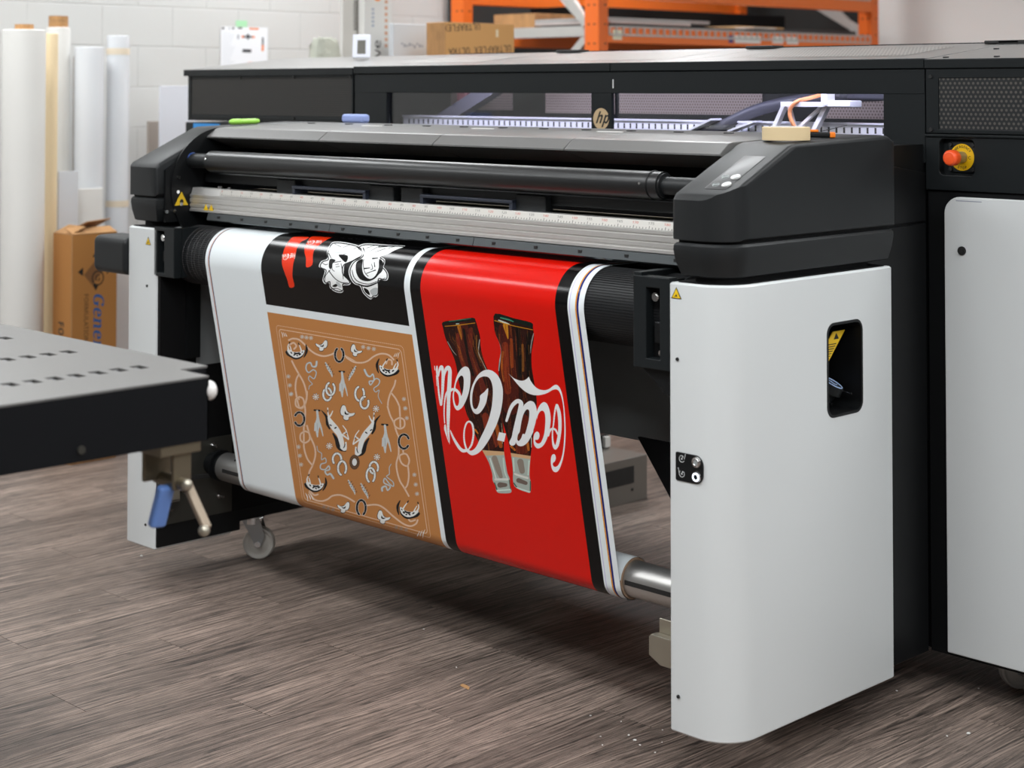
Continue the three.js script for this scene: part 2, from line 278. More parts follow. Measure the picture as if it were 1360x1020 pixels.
// --- right leg: white cover with a rounded outer corner and a hand pocket in its side
{
  const plan = (i) => roundRect(0 + i, XR - i, -0.672 + i, 0 - i, [Math.max(0.001, 0.092 - i), Math.max(0.001, 0.004 - i / 2), Math.max(0.001, 0.012 - i / 2), Math.max(0.001, 0.012 - i / 2)], 10);
  let g = loftY(plan, [[0.12, 0.004], [0.124, 0], [1.146, 0], [1.15, 0.004]]);
  const pocket = roundRect(-0.532, -0.384, 0.806, 1.03, 0.026, 6);                         // [z, y]
  g = csg(g, profX(pocket, 0.02, 0.4), SUBTRACTION);
  const leg = part(printer, 'leg_cover', g, M.white, 'white leg cover with rounded outer corner and black hand pocket');
  const inner = roundRect(-0.528, -0.388, 0.81, 1.026, 0.022, 6);
  part(leg, 'pocket_liner', [profX(pocket, 0.021, 0.03), profX(roundRect(-0.5318, -0.3842, 0.8062, 1.0298, 0.0258, 6), 0.03, XR - 0.001, 0, [inner])], M.plastic2);
  // switch with a pale ring inside the pocket, a yellow warning label on a slanting plate
  const sw = new THREE.Matrix4().makeRotationY(0.5).multiply(new THREE.Matrix4().makeRotationZ(-0.5)).setPosition(0.118, 0.873, -0.482);
  const T = (g2) => g2.applyMatrix4(sw);
  const ringM = std({ color: lin(0.45, 0.6, 0.9), roughness: 0.4 });
  const swm = part(leg, 'pocket_switch', [T(cylY(-0.022, 0.0, 0, 0, 0.033, 40, 0.031)), T(cylY(-0.045, -0.022, 0, 0, 0.022, 24))], M.metalBlack);
  part(swm, 'ring', T(new THREE.TorusGeometry(0.027, 0.0014, 8, 40).rotateX(Math.PI / 2).translate(0, 0.0006, 0)), ringM, 'pale blue printed ring');
  part(swm, 'icon', [T(bar([-0.012, 0.0008, -0.006], [0.006, 0.0008, 0.005], 0.004, 0.0012)), T(bar([0.006, 0.0008, 0.005], [0.012, 0.0008, -0.004], 0.004, 0.0012))], ringM);
  part(swm, 'pin', rod([0.13, 0.852, -0.505], [0.158, 0.848, -0.507], 0.003), M.chrome); part(swm, 'pin', rod([0.1, 0.83, -0.46], [0.13, 0.824, -0.462], 0.003), M.chrome);
  const lz = [[-0.532, 1.0], [-0.532, 0.965], [-0.48, 0.9], [-0.4, 0.9], [-0.4, 0.995]];
  const lm = part(leg, 'pocket_label', profX([[-0.455, 1.003], [-0.506, 1.003], [-0.428, 0.926], [-0.4, 0.9], [-0.4, 0.95], [-0.428, 0.976]], 0.138, 0.14), M.yellow, 'yellow warning label with black text');
  part(lm, 'label_print', [profX([[-0.457, 0.984], [-0.479, 0.984], [-0.468, 0.999]], 0.14, 0.1404), ...Array.from({ length: 8 }, (_, k) => bx(0.14, 0.1404, 0.972 - k * 0.0056, 0.9742 - k * 0.0056, -0.468 + k * 0.0052, -0.436 + k * 0.0035))], M.ink);
  part(leg, 'rim', profX(roundRect(-0.5345, -0.3815, 0.8035, 1.0325, 0.0285, 6), XR - 0.004, XR + 0.0012, 0.001, [roundRect(-0.529, -0.387, 0.809, 1.027, 0.023, 6)]), M.plastic2);
  part(leg, 'leg_shade_plate', loftY((i) => roundRect(0.012 + i, XR - 0.014 - i, -0.66 + i, -0.012 - i, [0.085, 0.01, 0.01, 0.01], 8), [[1.149, 0], [1.152, 0]]), M.pit);  // black sheet stands in for the shade inside the open leg top
  // button plate: straight on the left, well rounded on the right
  const bp = part(leg, 'button_plate', profZ(roundRect(0.019, 0.099, 0.697, 0.762, [0.022, 0.004, 0.004, 0.022], 8), -0.002, 0.0025, 0.0008), M.plastic2, 'black button plate');
  for (const [y, lit] of [[0.747, 0], [0.7135, 1]]) {
    const b = part(bp, 'button', [cylZ(0.0025, 0.006, 0.0815, y, 0.0128, 36, 0.0118)], M.chrome, lit ? 'chrome button with a glowing white ring' : 'chrome push button');
    part(b, lit ? 'lit_ring' : 'ring', new THREE.TorusGeometry(0.0078, 0.0021, 10, 36).translate(0.0815, y, 0.006), lit ? std({ color: lin(0.8, 0.85, 1), emissive: lin(0.75, 0.85, 1), emissiveIntensity: 1.6 }) : M.steel);
    part(b, 'centre', cylZ(0.006, 0.0066, 0.0815, y, 0.006, 30), lit ? M.plastic2 : M.sheet);
  }
  for (const [y, s] of [[0.752, 1], [0.718, -1]]) {
    const pts = []; for (let k = 0; k <= 14; k++) { const a = (s > 0 ? 0.75 : 1.25) * Math.PI - s * (0.15 + k / 14 * 1.55) * Math.PI; pts.push([0.038 + 0.0078 * Math.cos(a + (s > 0 ? 0 : 0)), y - 0.004 + 0.0078 * Math.sin(a), 0.0028]); }
    part(bp, 'winding_icon', [new THREE.TorusGeometry(0.0075, 0.0007, 6, 26, 4.9).rotateZ(s > 0 ? 0.9 : 2.2).translate(0.038, y - 0.004, 0.0027), rod([0.038 + s * 0.0075, y - 0.004, 0.0027], [0.038 + s * 0.011, y + 0.009, 0.0027], 0.0007, 6), cylZ(0.0026, 0.003, 0.038, y - 0.004, 0.0021, 12), cylZ(0.0026, 0.003, 0.0405, y + 0.0005, 0.0018, 12)], std({ color: lin(0.6, 0.62, 0.62), roughness: 0.5 }));
  }
  for (const y of [0.974, 0.203]) part(leg, 'cover_screw', screw(0.024, y, 0.0), M.ink);
  triLabel(leg, 0.0215, 1.122, 0.0003, 0.0155);
}
// --- left leg
{
  const plan = (i) => roundRect(XL + i, XLI - i, -0.3 + i, 0 - i, [0.004, 0.014, 0.012, 0.004], 6);
  const leg = part(printer, 'leg_cover', loftY(plan, [[0.115, 0.004], [0.119, 0], [1.142, 0], [1.146, 0.004]]), M.white, 'narrow white leg cover at the far end');
  part(leg, 'inner_body', bx(XL + 0.004, XLI - 0.002, 0.16, 1.145, -0.672, -0.299), M.pit);
  part(leg, 'leg_shade_plate', bx(XL + 0.014, XLI - 0.012, 1.1445, 1.149, -0.66, -0.014), M.pit);  // shade of the open leg top, put in as a black sheet
  for (const y of [0.958, 0.188]) part(leg, 'cover_screw', screw(-2.205, y, 0.0), M.ink);
  triLabel(leg, -2.2, 1.1, 0.0003, 0.0155);
  // inside of the leg: black channel, grey sheet, dark machine plate, foot
  part(leg, 'inner_channel', bx(XLI - 0.002, XLI + 0.014, 0.44, 1.0, -0.145, -0.006), M.pit);
  part(leg, 'inner_channel', bx(XLI - 0.002, XLI + 0.03, 0.72, 0.99, -0.15, -0.10), M.plastic2);
  part(leg, 'inner_sheet', bx(XLI - 0.002, XLI + 0.01, 0.69, 1.0, -0.66, -0.146), M.sheet, 'grey metal sheet');
  part(leg, 'inner_panel', bx(XLI - 0.002, XLI + 0.008, 0.19, 0.69, -0.66, -0.146), M.pit);
  const plate = part(leg, 'machine_plate', bx(XLI - 0.002, XLI + 0.013, 0.193, 0.446, -0.29, -0.004), M.gun, 'dark bronze machine plate');
  for (const [y, z] of [[0.296, -0.081], [0.243, -0.038], [0.253, -0.236], [0.423, -0.209]]) part(plate, 'bolt', [cylX(XLI + 0.012, XLI + 0.019, y, z, 0.009, 6), cylX(XLI + 0.019, XLI + 0.042, y, z, 0.0045, 12)], M.chrome);
  const br = part(plate, 'angle_bracket', [bx(XLI + 0.012, XLI + 0.05, 0.272, 0.278, -0.06, -0.01), bx(XLI + 0.012, XLI + 0.018, 0.272, 0.335, -0.062, -0.012), bx(XLI + 0.044, XLI + 0.05, 0.272, 0.33, -0.062, -0.012, 0.002), bx(XLI + 0.03, XLI + 0.036, 0.33, 0.365, -0.044, -0.006, 0.002)], M.zinc, 'small pale metal bracket');
  part(plate, 'crank_arm', [bar([XLI + 0.05, 0.34, -0.10], [XLI + 0.05, 0.335, -0.17], 0.014, 0.012)], M.ink);
  const foot = part(leg, 'foot_beam', [bx(XL + 0.03, XLI + 0.006, 0.122, 0.2, -0.33, -0.004, 0.004), bx(XL + 0.03, XLI + 0.006, 0.15, 0.26, -0.75, -0.32, 0.004)], M.plastic2);
}
// --- caster under the left leg, wheel turned towards the room
function caster(x, z, turn, top, R) {
  const q = new THREE.Matrix4().makeRotationY(turn).setPosition(x, 0, z), T = (g) => g.applyMatrix4(q);
  const c = part(printer, 'caster', [T(bx(-0.045, 0.045, top - 0.006, top, -0.045, 0.045, 0.003)), T(cylY(top - 0.03, top - 0.006, 0, 0, 0.03, 28))], M.steel, 'swivel caster with a white wheel');
  const wheel = part(c, 'wheel', [T(new THREE.LatheGeometry([[0.012, -0.019], [R * 0.55, -0.017], [R * 0.62, -0.012], [R * 0.8, -0.012], [R * 0.86, -0.018], [R * 0.96, -0.017], [R, -0.011], [R, 0.011], [R * 0.96, 0.017], [R * 0.86, 0.018], [R * 0.8, 0.012], [R * 0.62, 0.012], [R * 0.55, 0.017], [0.012, 0.019]].map((p) => new THREE.Vector2(...p)), 44).rotateX(Math.PI / 2).translate(0.022, R, 0))], M.nylon);
  for (const s of [-1, 1]) part(c, 'fork', T(profZ([[-0.03, top - 0.012], [0.032, top - 0.012], [0.045, R + 0.03], [0.034, R - 0.008], [0.012, R - 0.008], [0.006, R + 0.01]].map(([a, b]) => [a + (b < top - 0.02 ? 0 : -0.004), b]), s * 0.0245 - 0.0015, s * 0.0245 + 0.0015)), std({ color: lin(0.34, 0.36, 0.37), metalness: 0.9, roughness: 0.3 }));
  part(c, 'axle_bolt', [T(cylZ(-0.034, 0.034, 0.022, R, 0.006, 12)), T(cylZ(0.026, 0.033, 0.022, R, 0.011, 6)), T(cylZ(-0.033, -0.026, 0.022, R, 0.011, 6))], M.chrome);
  for (const [a, b] of [[-0.034, -0.034], [0.034, -0.034], [-0.034, 0.034], [0.034, 0.034]]) part(c, 'plate_bolt', T(cylY(top - 0.012, top + 0.02, a, b, 0.0045, 10)), M.chrome);
}
caster(-2.2, -0.42, 0.75, 0.15, 0.054);
caster(-2.22, -1.45, 0.4, 0.15, 0.054);
caster(0.24, -1.12, 0.9, 0.13, 0.05);
caster(1.2, -1.2, 0.9, 0.13, 0.05);
caster(-3.2, -1.2, 0.4, 0.15, 0.054);

// --- black end caps: upper shell, groove, lower shell
const CAPTOP = [[0.0, 1.25], [0.0, 1.342], [-0.012, 1.357], [-0.24, 1.463], [-0.262, 1.469], [-0.634, 1.482], [-0.66, 1.479], [-0.694, 1.462], [-0.694, 1.25]];
function cap(x0, x1, rad, side) {
  const corner = side > 0 ? [rad, 0.004, 0.004, 0.02] : [0.004, rad, 0.02, 0.004];
  const plan = (i) => roundRect(x0 + i, x1 - i, -0.694 + i, 0.0 - i, corner, 12);
  const body = csg(profX(CAPTOP, x0, x1, 0.011), loftY(plan, [[1.2, 0], [1.6, 0]]), INTERSECTION);
  const p = part(printer, 'end_cap', toCreasedNormals(clean(body), 0.55), M.plastic, side > 0 ? 'black end cap with sloping button panel' : 'black end cap at the far end');
  part(p, 'lower_shell', loftY((i) => roundRect(x0 + 0.004 + i, x1 - i, -0.69 + i, 0.0 - i, corner.map((r) => Math.max(0.002, r - i)), 12), [[1.165, 0.02], [1.168, 0.014], [1.2, 0.004], [1.226, 0.0], [1.237, 0.001], [1.243, 0.006]], 0.3), M.plastic);
  part(p, 'groove_core', loftY((i) => roundRect(x0 + 0.012, x1 - 0.012, -0.68, -0.012, corner.map((r) => Math.max(0.002, r - 0.01)), 8), [[1.23, 0], [1.26, 0]]), M.pit);
  part(p, 'foot_core', loftY((i) => roundRect(x0 + 0.02, x1 - 0.03, -0.64, -0.03, 0.05, 6), [[1.148, 0], [1.17, 0]]), M.pit);
  return p;
}
const capR = cap(0.006, XR, 0.085, 1), capL = cap(-2.322, -2.157, 0.016, -1);
{ // buttons on the slope of the right cap
  const nrm = V3(0, 0.228, 0.106).normalize(), ang = Math.atan2(0.106, 0.228), at = (x, z) => { const t = -(z + 0.012) / 0.228; return [x, 1.357 + t * 0.106, z]; };
  const onS = (g, x, z, up = 0) => { const [a, b, c] = at(x, z); return g.applyMatrix4(new THREE.Matrix4().makeRotationX(ang).setPosition(a + nrm.x * up, b + nrm.y * up, c + nrm.z * up)); };
  const pad = part(capR, 'button_pad', onS(loftY((i) => roundRect(-0.032 + i, 0.032 - i, -0.085 + i, 0.085 - i, 0.006, 4), [[-0.002, 0], [0.0006, 0], [0.001, 0.001]]), 0.107, -0.112), std({ color: lin(0.03, 0.03, 0.031), roughness: 0.4 }));
  for (const [x, z] of [[0.126, -0.089], [0.126, -0.055]]) { const b = part(pad, 'button', onS(new THREE.CylinderGeometry(0.0115, 0.0125, 0.003, 30).translate(0, 0.002, 0), x, z), std({ color: lin(0.45, 0.45, 0.44), metalness: 0.6, roughness: 0.45 })); part(b, 'centre', onS(new THREE.CylinderGeometry(0.0075, 0.0075, 0.001, 24).translate(0, 0.0038, 0), x, z), M.sheet); }
  for (const [x, z] of [[0.097, -0.088], [0.097, -0.053]]) part(pad, 'printed_icon', [onS(new THREE.TorusGeometry(0.0085, 0.0006, 6, 26).rotateX(Math.PI / 2), x, z, 0.0012), onS(bar([-0.006, 0.001, 0.003], [0.006, 0.001, -0.003], 0.003, 0.0008), x, z, 0.0006), onS(bar([-0.012, 0.001, 0.0], [-0.009, 0.001, -0.006], 0.0012, 0.0008), x, z, 0.0006)], std({ color: lin(0.4, 0.44, 0.44), roughness: 0.5 }));
}
{ // inner face of the left cap: round cover plate, blue ring, screws, warning triangle
  const pl = part(capL, 'inner_plate', [profX([[-0.03, 1.165], [-0.03, 1.335], [-0.2, 1.43], [-0.62, 1.45], [-0.62, 1.165]], -2.158, -2.148), cylX(-2.15, -2.143, 1.27, -0.25, 0.2, 60)].map((g) => g), M.plastic2);
  part(pl, 'axle_ring', new THREE.TorusGeometry(0.017, 0.004, 10, 30, 5.2).rotateY(Math.PI / 2).translate(-2.138, 1.368, -0.128), std({ color: lin(0.012, 0.05, 0.22), roughness: 0.4 }), 'blue ring round the roller axle');
  for (const [y, z] of [[1.31, -0.075], [1.262, -0.072], [1.222, -0.085], [1.2, -0.03], [1.2, -0.06]]) part(pl, 'screw', cylX(-2.148, -2.138, y, z, 0.006, 10), M.chrome);
  const tl = part(pl, 'warning_label', profX([[-0.062, 1.218], [-0.112, 1.218], [-0.087, 1.262]], -2.143, -2.1405), M.yellow, 'yellow warning triangle');
  part(tl, 'sign', cylX(-2.1405, -2.1398, 1.231, -0.087, 0.007, 14), M.ink);
}
// --- hood between the caps: four lids side by side
{
  const H = [[-0.186, 1.437], [-0.186, 1.441], [-0.222, 1.4665], [-0.236, 1.469], [-0.64, 1.482], [-0.694, 1.470], [-0.694, 1.40], [-0.3, 1.40]];
  const seams = [-2.155, -1.55, -1.03, -0.515, 0.004];
  for (let k = 0; k < 4; k++) {
    const p = part(printer, 'hood_lid', profX(H, seams[k] + 0.0015, seams[k + 1] - 0.0015, 0.002), M.cover);
    const n = 3; for (let j = 0; j < n; j++) { const x = seams[k] + (j + 0.5) * (seams[k + 1] - seams[k]) / n; part(p, 'lid_clip', bx(x - 0.012, x + 0.012, 1.473, 1.4815, -0.56, -0.545), M.ink); }
    if (k !== 3) part(p, 'lid_sticker', bx(seams[k + 1] - 0.16, seams[k + 1] - 0.07, 1.4735, 1.4796, -0.5, -0.49), M.paper);
  }
  part(printer, 'hood_core', bx(-2.15, 0.0, 1.395, 1.44, -0.69, -0.32), M.pit);
  part(printer, 'inner_wall', bx(-2.15, 0.0, 1.0, 1.41, -0.69, -0.42), M.pit);
}
// --- upper guide roller
{
  const r = part(printer, 'guide_roller', [cylX(-2.03, -0.125, 1.363, -0.13, 0.034, 48), cylX(-2.036, -2.03, 1.363, -0.13, 0.03, 48), cylX(-0.125, -0.119, 1.363, -0.13, 0.03, 48)], std({ color: lin(0.01, 0.0108, 0.0115), roughness: 0.33 }), 'satin black guide roller');
  part(r, 'axle', cylX(-2.15, -2.034, 1.363, -0.13, 0.024, 32), M.plastic); part(r, 'axle', cylX(-0.122, 0.008, 1.363, -0.13, 0.022, 32), M.plastic);
  part(r, 'end_ring', [new THREE.TorusGeometry(0.0335, 0.003, 8, 40).rotateY(Math.PI / 2).translate(-0.155, 1.363, -0.13)], M.plastic2);
  part(r, 'set_screw', [cylZ(-0.1, -0.094, -2.02, 1.372, 0.0035, 10), cylZ(-0.1, -0.0945, -0.175, 1.368, 0.0035, 10)], M.chrome);
}
// --- black rail with two handles, behind the ruler
{
  const rail = part(printer, 'front_rail', [bx(-2.14, 0.0, 1.29, 1.322, -0.24, -0.175, 0.004)], M.plastic);
  for (const [a, b] of [[-1.62, -1.27], [-1.03, -0.66]]) {
    part(rail, 'handle', [bx(a, b, 1.292, 1.302, -0.15, -0.138, 0.003), bx(a, a + 0.012, 1.275, 1.302, -0.19, -0.14), bx(b - 0.012, b, 1.275, 1.302, -0.19, -0.14)], std({ color: lin(0.025, 0.03, 0.045), roughness: 0.35 }), 'slim dark handle');
    part(rail, 'handle_block', bx(b, b + 0.11, 1.268, 1.318, -0.185, -0.152, 0.004), M.plastic);
    part(rail, 'handle_block', bx(a - 0.10, a - 0.005, 1.275, 1.318, -0.185, -0.155, 0.004), M.plastic);
  }
  part(rail, 'reflection_strip', bx(-2.0, -0.1, 1.262, 1.27, -0.3, -0.2), M.beige);  // beige colour paints a warm reflection of the inside
}
// --- ruler beam
{
  const zf = -0.118, prof = [[-0.16, 1.199], [zf, 1.199], [zf, 1.206], [zf - 0.003, 1.208], [zf - 0.003, 1.212], [zf, 1.214], [zf, 1.222], [zf - 0.004, 1.2235], [zf - 0.004, 1.2265], [zf, 1.228], [zf, 1.24], [zf - 0.003, 1.241], [zf - 0.003, 1.2445], [zf, 1.2455], [zf, 1.252], [zf - 0.005, 1.254], [zf - 0.012, 1.275], [-0.16, 1.275]];
  const b = part(printer, 'ruler_beam', boxUV(profX(prof, -2.14, 0.006)), M.alu, 'long ribbed aluminium ruler beam');
  const tick = canvasTex(2048, 32, (c, w, h) => {
    c.fillStyle = '#c9c6c0'; c.fillRect(0, 0, w, h);
    for (let k = 0; k < 190; k++) { const x = 12 + k * 10.75; c.fillStyle = '#3c3a38'; c.fillRect(x, h - (k % 5 ? 7 : 12), 1.8, k % 5 ? 7 : 12); if (k % 5 === 0) { c.fillStyle = k % 10 ? '#3c3a38' : '#b03a2c'; c.font = '13px sans-serif'; c.fillText(String(k), x - 6, 14); } }
  });
  const tilt = Math.atan2(0.007, 0.021);
  part(b, 'ruler_scale', new THREE.PlaneGeometry(1.96, 0.0205).rotateX(-tilt).translate(-1.0, 1.2648, zf - 0.0078), std({ map: tick, roughness: 0.45, metalness: 0.3 }), 'printed ruler scale');
  const seg = [-2.03, -1.4, -0.78, 0.006];
  for (let k = 0; k < 3; k++) {
    const s = part(b, 'lower_lip', profX([[-0.17, 1.172], [-0.112, 1.172], [-0.108, 1.176], [-0.114, 1.197], [-0.17, 1.198]], seg[k] + 0.001, seg[k + 1] - 0.001), std({ color: lin(0.1, 0.11, 0.115), metalness: 0.85, roughness: 0.38 }));
    for (let j = 0; j < 5; j++) { const x = seg[k] + (j + 0.5) * (seg[k + 1] - seg[k]) / 5; part(s, 'lip_slot', bx(x - 0.006, x + 0.006, 1.182, 1.19, -0.114, -0.1095), M.ink); }
  }
  part(b, 'small_label', [profZ([[-2.06, 1.205], [-2.035, 1.205], [-2.0475, 1.226]], zf, zf + 0.0008), profZ([[-2.03, 1.205], [-2.005, 1.205], [-2.0175, 1.226]], zf, zf + 0.0008)], M.yellow, 'two tiny yellow triangles');
  part(b, 'bolt', [cylY(1.275, 1.284, -2.0, -0.14, 0.008, 12), cylY(1.275, 1.282, -1.95, -0.14, 0.006, 12)], M.chrome);
}
// --- big ribbed drive roller
{
  const R = 0.0945, n = 84, pr = [];
  for (let k = 0; k < n; k++) for (const [f, r] of [[0, R], [0.62, R], [0.7, R - 0.0016], [0.92, R - 0.0016]]) { const a = 2 * Math.PI * (k + f) / n; pr.push([-0.122 + r * Math.cos(a), 1.06 + r * Math.sin(a)]); }
  const r = part(printer, 'drive_roller', profX(pr, -2.1, -0.02), M.rubber, 'large ribbed black rubber drive roller');
  const hoops = []; for (const x of [-2.085, -2.07, -2.06, -2.045, -2.02, -1.995, -1.98, -1.955, -1.93]) hoops.push(new THREE.TorusGeometry(R - 0.0005, 0.0009, 6, 72).rotateY(Math.PI / 2).translate(x, 1.06, -0.122));
  part(r, 'hoop', hoops, std({ color: lin(0.075, 0.072, 0.075), roughness: 0.6 }));
  part(r, 'hub', cylX(-2.15, 0.0, 1.06, -0.122, 0.03, 24), M.plastic2);
  part(printer, 'platen', bx(-2.14, -0.0, 1.12, 1.1535, -0.6, -0.2), M.plastic2);
}
// --- side brackets that carry the drive roller
function bracket(x0, x1, s0, s1, y0, y1, w0, w1, label) {
  const p = part(printer, 'roller_bracket', profZ([[x0, y0], [x1, y0], [x1, y1], [x0, y1]], -0.03, 0.0, 0.002, [[[s0, w0], [s0, w1], [s1, w1], [s1, w0]]]), M.metalBlack, label);
  part(p, 'back_plate', bx(x0 + 0.003, x1 - 0.003, y0 + 0.004, y1 - 0.004, -0.06, -0.03), M.pit);
  part(p, 'side_wall', [bx(x1 > -1 ? x0 : x1 - 0.02, x1 > -1 ? x0 + 0.02 : x1, y0, y1, -0.3, -0.03)], M.metalBlack);
  part(p, 'latch', bx(s0 + (s1 - s0) * 0.35, s1 - 0.002, w0 + 0.035, w0 + (w1 - w0) * 0.52, -0.032, -0.012, 0.004), M.plastic2);
  const cx = s0 + (s1 - s0) * 0.52;
  part(p, 'bolt', [cylZ(-0.03, -0.008, cx, w1 - 0.022, 0.0105, 28), cylZ(-0.008, -0.006, cx, w1 - 0.022, 0.0075, 6)], M.chrome);
  part(p, 'bolt', [cylZ(-0.03, -0.012, s1 - 0.008, w0 + 0.014, 0.0062, 20)], M.chrome);
  return p;
}
{
  const r = bracket(-0.112, 0.0, -0.072, -0.03, 0.942, 1.158, 0.966, 1.132, 'black slotted bracket beside the white leg');
  part(r, 'gusset', profZ([[-0.104, 0.944], [0.0, 0.944], [0.0, 0.86], [-0.012, 0.882], [-0.034, 0.885], [-0.04, 0.896]], -0.06, -0.018), M.plastic2);
  part(r, 'top_lip', bx(-0.112, -0.088, 1.15, 1.166, -0.4, -0.002, 0.002), M.metalBlack);
  bracket(-2.167, -2.052, -2.15, -2.108, 0.994, 1.152, 1.006, 1.14, 'black slotted bracket at the far leg');
}
// --- back apron behind the film, brace, small bracket low on the right leg
part(printer, 'back_apron', boxUV(bx(-2.13, -0.012, 0.655, 0.965, -0.43, -0.42)), M.sheet, 'dull grey metal sheet behind the film');
part(printer, 'apron_brace', profZ([[-0.36, 0.696], [-0.02, 0.696], [-0.02, 0.35], [-0.15, 0.43]], -0.31, -0.3), M.pit);
part(printer, 'inner_post', bx(-0.05, -0.004, 0.125, 1.14, -0.4, -0.28), M.pit);
part(printer, 'angle_bracket', [bx(-0.085, -0.002, 0.29, 0.345, -0.066, -0.06, 0.002), profZ([[-0.095, 0.262], [-0.095, 0.305], [-0.088, 0.312], [-0.002, 0.312], [-0.002, 0.245], [-0.06, 0.245]], -0.058, -0.034, 0.002)], M.zinc, 'small pale metal bracket');
// --- take-up spindle
{
  const y = 0.364, z = -0.212, R = 0.0455;
  const sp = part(printer, 'take_up_spindle', boxUV(cylX(-2.06, 0.0, y, z, R, 56)), M.tube, 'polished metal take-up spindle with a black groove');
  const groove = (x0, x1) => { const g = []; for (const a of [0.02]) g.push(profX([0, 1, 2, 3].map((k) => { const t = a - 0.13 + (k < 2 ? k : 3 - k) * 0.26, r = k < 2 ? R + 0.0008 : R - 0.004; return [z + r * Math.cos(t), y + r * Math.sin(t)]; }), x0, x1)); return g; };
  part(sp, 'groove', groove(-0.288, -0.03), M.ink); part(sp, 'groove', groove(-2.02, -1.93), M.ink);
  for (const x of [-0.095, -1.97]) part(sp, 'cross_screw', [new THREE.CylinderGeometry(0.008, 0.008, 0.004, 18).rotateX(0.55).translate(x, y + R * 0.85, z + R * 0.53)], M.steel);
  part(sp, 'hub', [cylX(-2.15, -2.06, y, z, 0.036, 32), cylX(-2.1, -2.085, y, z, 0.05, 32)], M.plastic2);
  part(sp, 'lock_clip', [bx(-0.062, -0.002, y + 0.03, y + 0.052, z + 0.02, z + 0.055, 0.004)], M.blue, 'blue plastic clip');
}
// --- black cover sticking out beyond the far leg
part(printer, 'drive_cover', profX(roundRect(-0.115, 0.012, 0.982, 1.106, 0.024, 6), -2.52, XL - 0.001, 0.012), M.plastic, 'black rounded drive cover');

// --- rear machine body
const ZF = -0.931;
part(printer, 'main_body', bx(-2.288, 0.1, 0.66, 1.45, -1.6, -0.6), M.plastic2);
part(printer, 'added_light_skirt', bx(-2.28, -1.85, 0.24, 0.66, -1.6, -1.585), M.plastic2);  // unseen skirts, added to keep light from behind off the floor
part(printer, 'added_light_skirt', bx(-0.95, 0.09, 0.12, 0.66, -1.6, -1.585), M.plastic2);
part(printer, 'rear_post', bx(-2.29, -2.16, 0.15, 0.66, -1.58, -1.35), M.plastic2);
part(printer, 'rear_post', bx(0.03, 0.13, 0.11, 1.45, -1.2, -0.965), M.plastic2);
part(printer, 'rear_post', bx(-0.08, 0.1, 0.1, 0.66, -1.58, -1.3), M.plastic2);
{ // column behind the right leg: lower and upper skins with a seam between
  part(printer, 'rear_column', profX([[-0.62, 0.11], [-0.62, 1.236], [-0.935, 1.239], [-0.935, 0.11]], -0.06, 0.107, 0.002), M.plastic2);
  part(printer, 'rear_column', profX([[-0.62, 1.242], [-0.62, 1.42], [-0.935, 1.374], [-0.935, 1.245]], -0.06, 0.1075, 0.003), M.plastic2);
}
{ // left machine box with perforated front
  const b = part(printer, 'vent_box', [bx(-3.385, -2.292, 0.6, 1.46, -1.6, ZF, 0.004), bx(-3.375, -2.297, 1.468, 1.655, -1.6, ZF - 0.006)], M.metalBlack);
  part(b, 'support', bx(-3.3, -3.1, 0.15, 0.6, -1.5, -1.0), M.plastic2);
  part(b, 'top_lip', profX([[ZF + 0.004, 1.651], [ZF + 0.004, 1.676], [-1.45, 1.731], [-1.6, 1.731], [-1.6, 1.651]], -3.392, -2.291, 0.003), M.lid);
  part(b, 'lip_front', bx(-3.392, -2.291, 1.65, 1.6755, ZF - 0.01, ZF + 0.0055), M.metalBlack);
  const pt = perfTex([20, 23, 25], [66, 60, 54]); pt.repeat.set(1, 1);  // dots paler than the panel: light in the holes, painted
  const g = new THREE.PlaneGeometry(1.045, 0.145).translate(-2.825, 1.566, ZF - 0.0035); const uv = g.attributes.uv; for (let i = 0; i < uv.count; i++) uv.setXY(i, uv.getX(i) * 1.045 / 0.0095, uv.getY(i) * 0.145 / 0.0164);
  const v = part(b, 'perforated_panel', g, std({ map: pt, roughness: 0.5, metalness: 0.2 }), 'finely perforated dark vent panel');
  part(b, 'vent_frame', profZ([[-3.36, 1.478], [-2.296, 1.478], [-2.296, 1.648], [-3.36, 1.648]], ZF - 0.008, ZF - 0.001, 0.001, [[[-3.348, 1.492], [-3.348, 1.64], [-2.304, 1.64], [-2.304, 1.492]]]), M.metalBlack);
  for (const x of [-3.35, -3.0, -2.65, -2.31]) for (const y of [1.484, 1.643]) part(b, 'screw', screw(x, y, ZF + 0.0005, 0.006), M.ink);
  part(b, 'sticker', bx(-3.325, -3.14, 1.435, 1.456, ZF, ZF + 0.001), std({ color: lin(0.02, 0.24, 0.62), roughness: 0.4 }), 'bright blue sticker');
}
